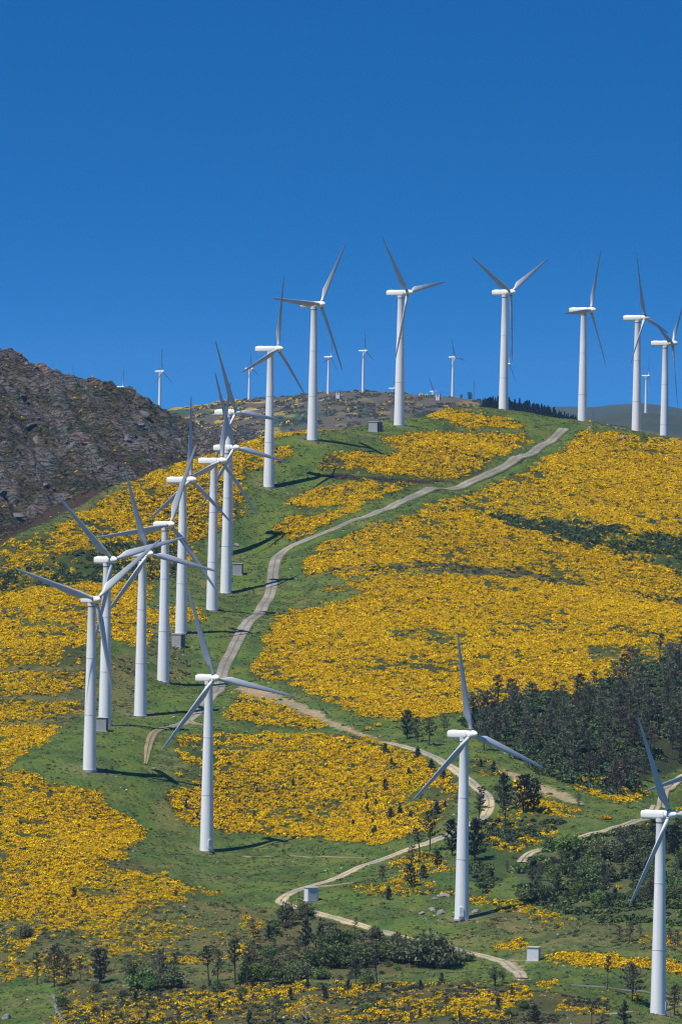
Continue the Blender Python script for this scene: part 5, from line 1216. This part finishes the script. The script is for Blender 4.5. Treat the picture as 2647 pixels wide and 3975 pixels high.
# ------------------------------------------------------------------ rocks one can tell apart
ROCKS = [(597, 2985, 34, 0.45, 'dark boulder at the end of the earth track'), (1722, 3478, 70, 0.35, 'long slab of rock in the gorse left of the tower'), (1690, 3492, 45, 0.4, 'tilted rock beside the long slab'), (1633, 3548, 50, 0.45, 'flat rock of the outcrop left of the tower'), (1678, 3534, 48, 0.6, 'blocky rock of the outcrop left of the tower'),
         (1594, 3537, 26, 0.5, 'small rock at the left end of the outcrop'), (1652, 3568, 30, 0.4, 'pale rock lowest in the outcrop'), (1713, 3548, 55, 0.8, 'dark rock closest to the tower on its left'), (1850, 3541, 60, 0.45, 'low ledge of rock right of the tower'), (1902, 3543, 50, 0.5, 'ledge rock in the tower shadow'),
         (2018, 3540, 32, 0.7, 'pale upright rock at the end of the tower shadow'), (2062, 3584, 22, 0.6, 'small pale rock on the grass right of the tower'), (490, 3528, 34, 0.7, 'pointed rock in the lower left gorse'), (713, 3520, 34, 0.4, 'flat pale rock in the thin gorse'), (2292, 1664, 40, 0.6, 'rocks at the foot of the crest-road tower'),
         (2413, 1702, 48, 0.5, 'pale rock breaking through the crest gorse'), (1507, 2458, 30, 0.6, 'white rock in the middle of the big gorse field'), (1490, 2470, 20, 0.6, 'smaller white rock left of the one in the big field'), (1661, 2314, 22, 0.5, 'white rock at the upper edge of the big field'), (1434, 2438, 16, 0.6, 'little white rock at the left of the big field'),
         (2505, 2487, 26, 0.5, 'pale rock in the right part of the big field'), (2573, 1886, 26, 0.5, 'grey rock in the upper right gorse'), (645, 1890, 28, 0.8, 'white rock in the gorse behind the towers'), (920, 2120, 40, 0.6, 'mossy rock bank beside the tower shadow'), (330, 3000, 0, 0, ''), (1850, 1655, 0, 0, ''), (30, 3955, 60, 0.7, 'grey boulder in the bottom left corner'), (560, 3600, 22, 0.6, 'small rock on the dry slope')]
RM = [rock_mesh('boulder', 700 + i, 1.0, M_ROCK, 3) for i in range(6)]
for k, (px, py, wpx, fl, lab) in enumerate(ROCKS):
    if not wpx: continue
    P = hits([px], [py])[0]
    if np.isnan(P[0]): continue
    s = wpx * P[1] / FPX / 2.6
    o = mobj('boulder', RM[k % 6]); o.location = (float(P[0]), float(P[1]), float(P[2]) + 0.2 * s * fl); o.scale = (s, s * 0.8, s * fl); o.rotation_euler = (trng.uniform(-0.15, 0.15), trng.uniform(-0.2, 0.2), trng.uniform(-0.5, 0.5))
    tag(o, lab, 'rock', 'rocks on the gorse hill')
# dry stone wall running down to the bottom left
wl = hits([208, 213, 222, 216, 226, 240, 246], [3868, 3885, 3900, 3920, 3940, 3955, 3972]); wl = wl[~np.isnan(wl[:, 0])]
wc = catmull(wl[:, :2], 0.5); bm = bmesh.new(); wr = random.Random(9)
for q in wc:
    z = float(hill_z(q[0], q[1]))
    for lv in range(2 if wr.random() < 0.75 else 0):
        m4 = Matrix.Translation((q[0] + wr.uniform(-0.3, 0.3), q[1] + wr.uniform(-0.2, 0.2), z + 0.12 + 0.26 * lv)) @ Matrix.Rotation(wr.uniform(0, 6), 4, 'Z') @ Matrix.Diagonal((wr.uniform(0.25, 0.45), wr.uniform(0.2, 0.35), wr.uniform(0.14, 0.22), 1))
        bmesh.ops.create_icosphere(bm, subdivisions=1, radius=1.0, matrix=m4)
tag(mobj('stone_wall', bm_mesh('stone_wall', bm, M_ROCK, False)), 'low tumbled dry stone wall running down the bottom left corner', 'wall')

# ------------------------------------------------------------------ fir wood far behind, one dark mass
n = 1500
pxs = RNG.uniform(1865, 2262, n); Yw = 6500 - RNG.uniform(-40, 1, n) ** 1 * 0 - RNG.uniform(0, 330, n)
a, _ = unroll(pxs, 1600); Xw = a * Yw; Zw = grid_z(WX, WY, WZ, Xw, Yw)
edge = np.interp(pxs, [1865, 1890, 1930, 2100, 2200, 2262], [120, 240, 330, 330, 180, 60])
k = (6500 - Yw) < edge * (0.75 + 0.5 * fbm(pxs / 40, pxs * 0, 2, 3)); Xw, Yw, Zw, pxs = Xw[k], Yw[k], Zw[k], pxs[k]
def fir_variant(seed):
    g = np.random.default_rng(seed); k = 320; t = g.uniform(0.05, 1, k); r = (1 - t) * 2.1 * g.uniform(0.6, 1.1, k) + 0.05; th = g.uniform(0, 6.28, k)
    V, F = quads(np.stack([r * np.cos(th), r * np.sin(th), 11 * t], 1), 0.75, 1.5, 0.2, g)
    return mesh_np('fir', V, F, M_PINE, np.array([0.026, 0.044, 0.032]) * g.uniform(0.6, 1.4, (k, 1)))
hs = np.interp(pxs, [1860, 1900, 2000, 2120, 2250], [0.75, 1.0, 1.0, 0.9, 0.7]) * RNG.uniform(0.65, 1.15, len(pxs))
scatter('fir_wood', 'dark fir wood on the far ridge right of the V-bladed turbine', 'wood', [fir_variant(800 + i) for i in range(4)], np.stack([Xw, Yw, Zw - 0.3], 1), hs, RNG.integers(0, 4, len(pxs)), tilt=0.03)
for px, py, hp, lab in ((1790, 1556, 16, 'tiny lone tree on the ridge left of the mast'), (1822, 1560, 30, 'round lone tree on the ridge beside the mast'), (1868, 1585, 30, 'small conifer at the left end of the fir wood')):
    Yq = 9480 if px < 1860 else 6495
    q = pt(px, py, Yq); q[2] = grid_z(HX, HY, HZ, q[0], q[1]) if px < 1860 else grid_z(WX, WY, WZ, q[0], q[1])
    plant('dense', q, hp * Yq / FPX, lab, None, 1.3)

# ------------------------------------------------------------------ air between here and the far hills
bm = bmesh.new(); box(bm, -5200, 5200, -900, 22000, -189.5, 140)
m = bpy.data.materials.new('pale air'); m.use_nodes = True; n = m.node_tree; n.nodes.clear()
ho = n.nodes.new('ShaderNodeOutputMaterial'); hv = n.nodes.new('ShaderNodeVolumePrincipled')
hv.inputs['Color'].default_value = (0.30, 0.56, 1.0, 1); hv.inputs['Density'].default_value = 1.5e-5; hv.inputs['Anisotropy'].default_value = 0.0
n.links.new(hv.outputs[0], ho.inputs['Volume'])
me = bpy.data.meshes.new('haze'); bmesh.ops.recalc_face_normals(bm, faces=bm.faces); bm.to_mesh(me); bm.free(); me.materials.append(m)
tag(mobj('haze', me), 'thin blue haze lying over the hills', 'haze', None, 'stuff')
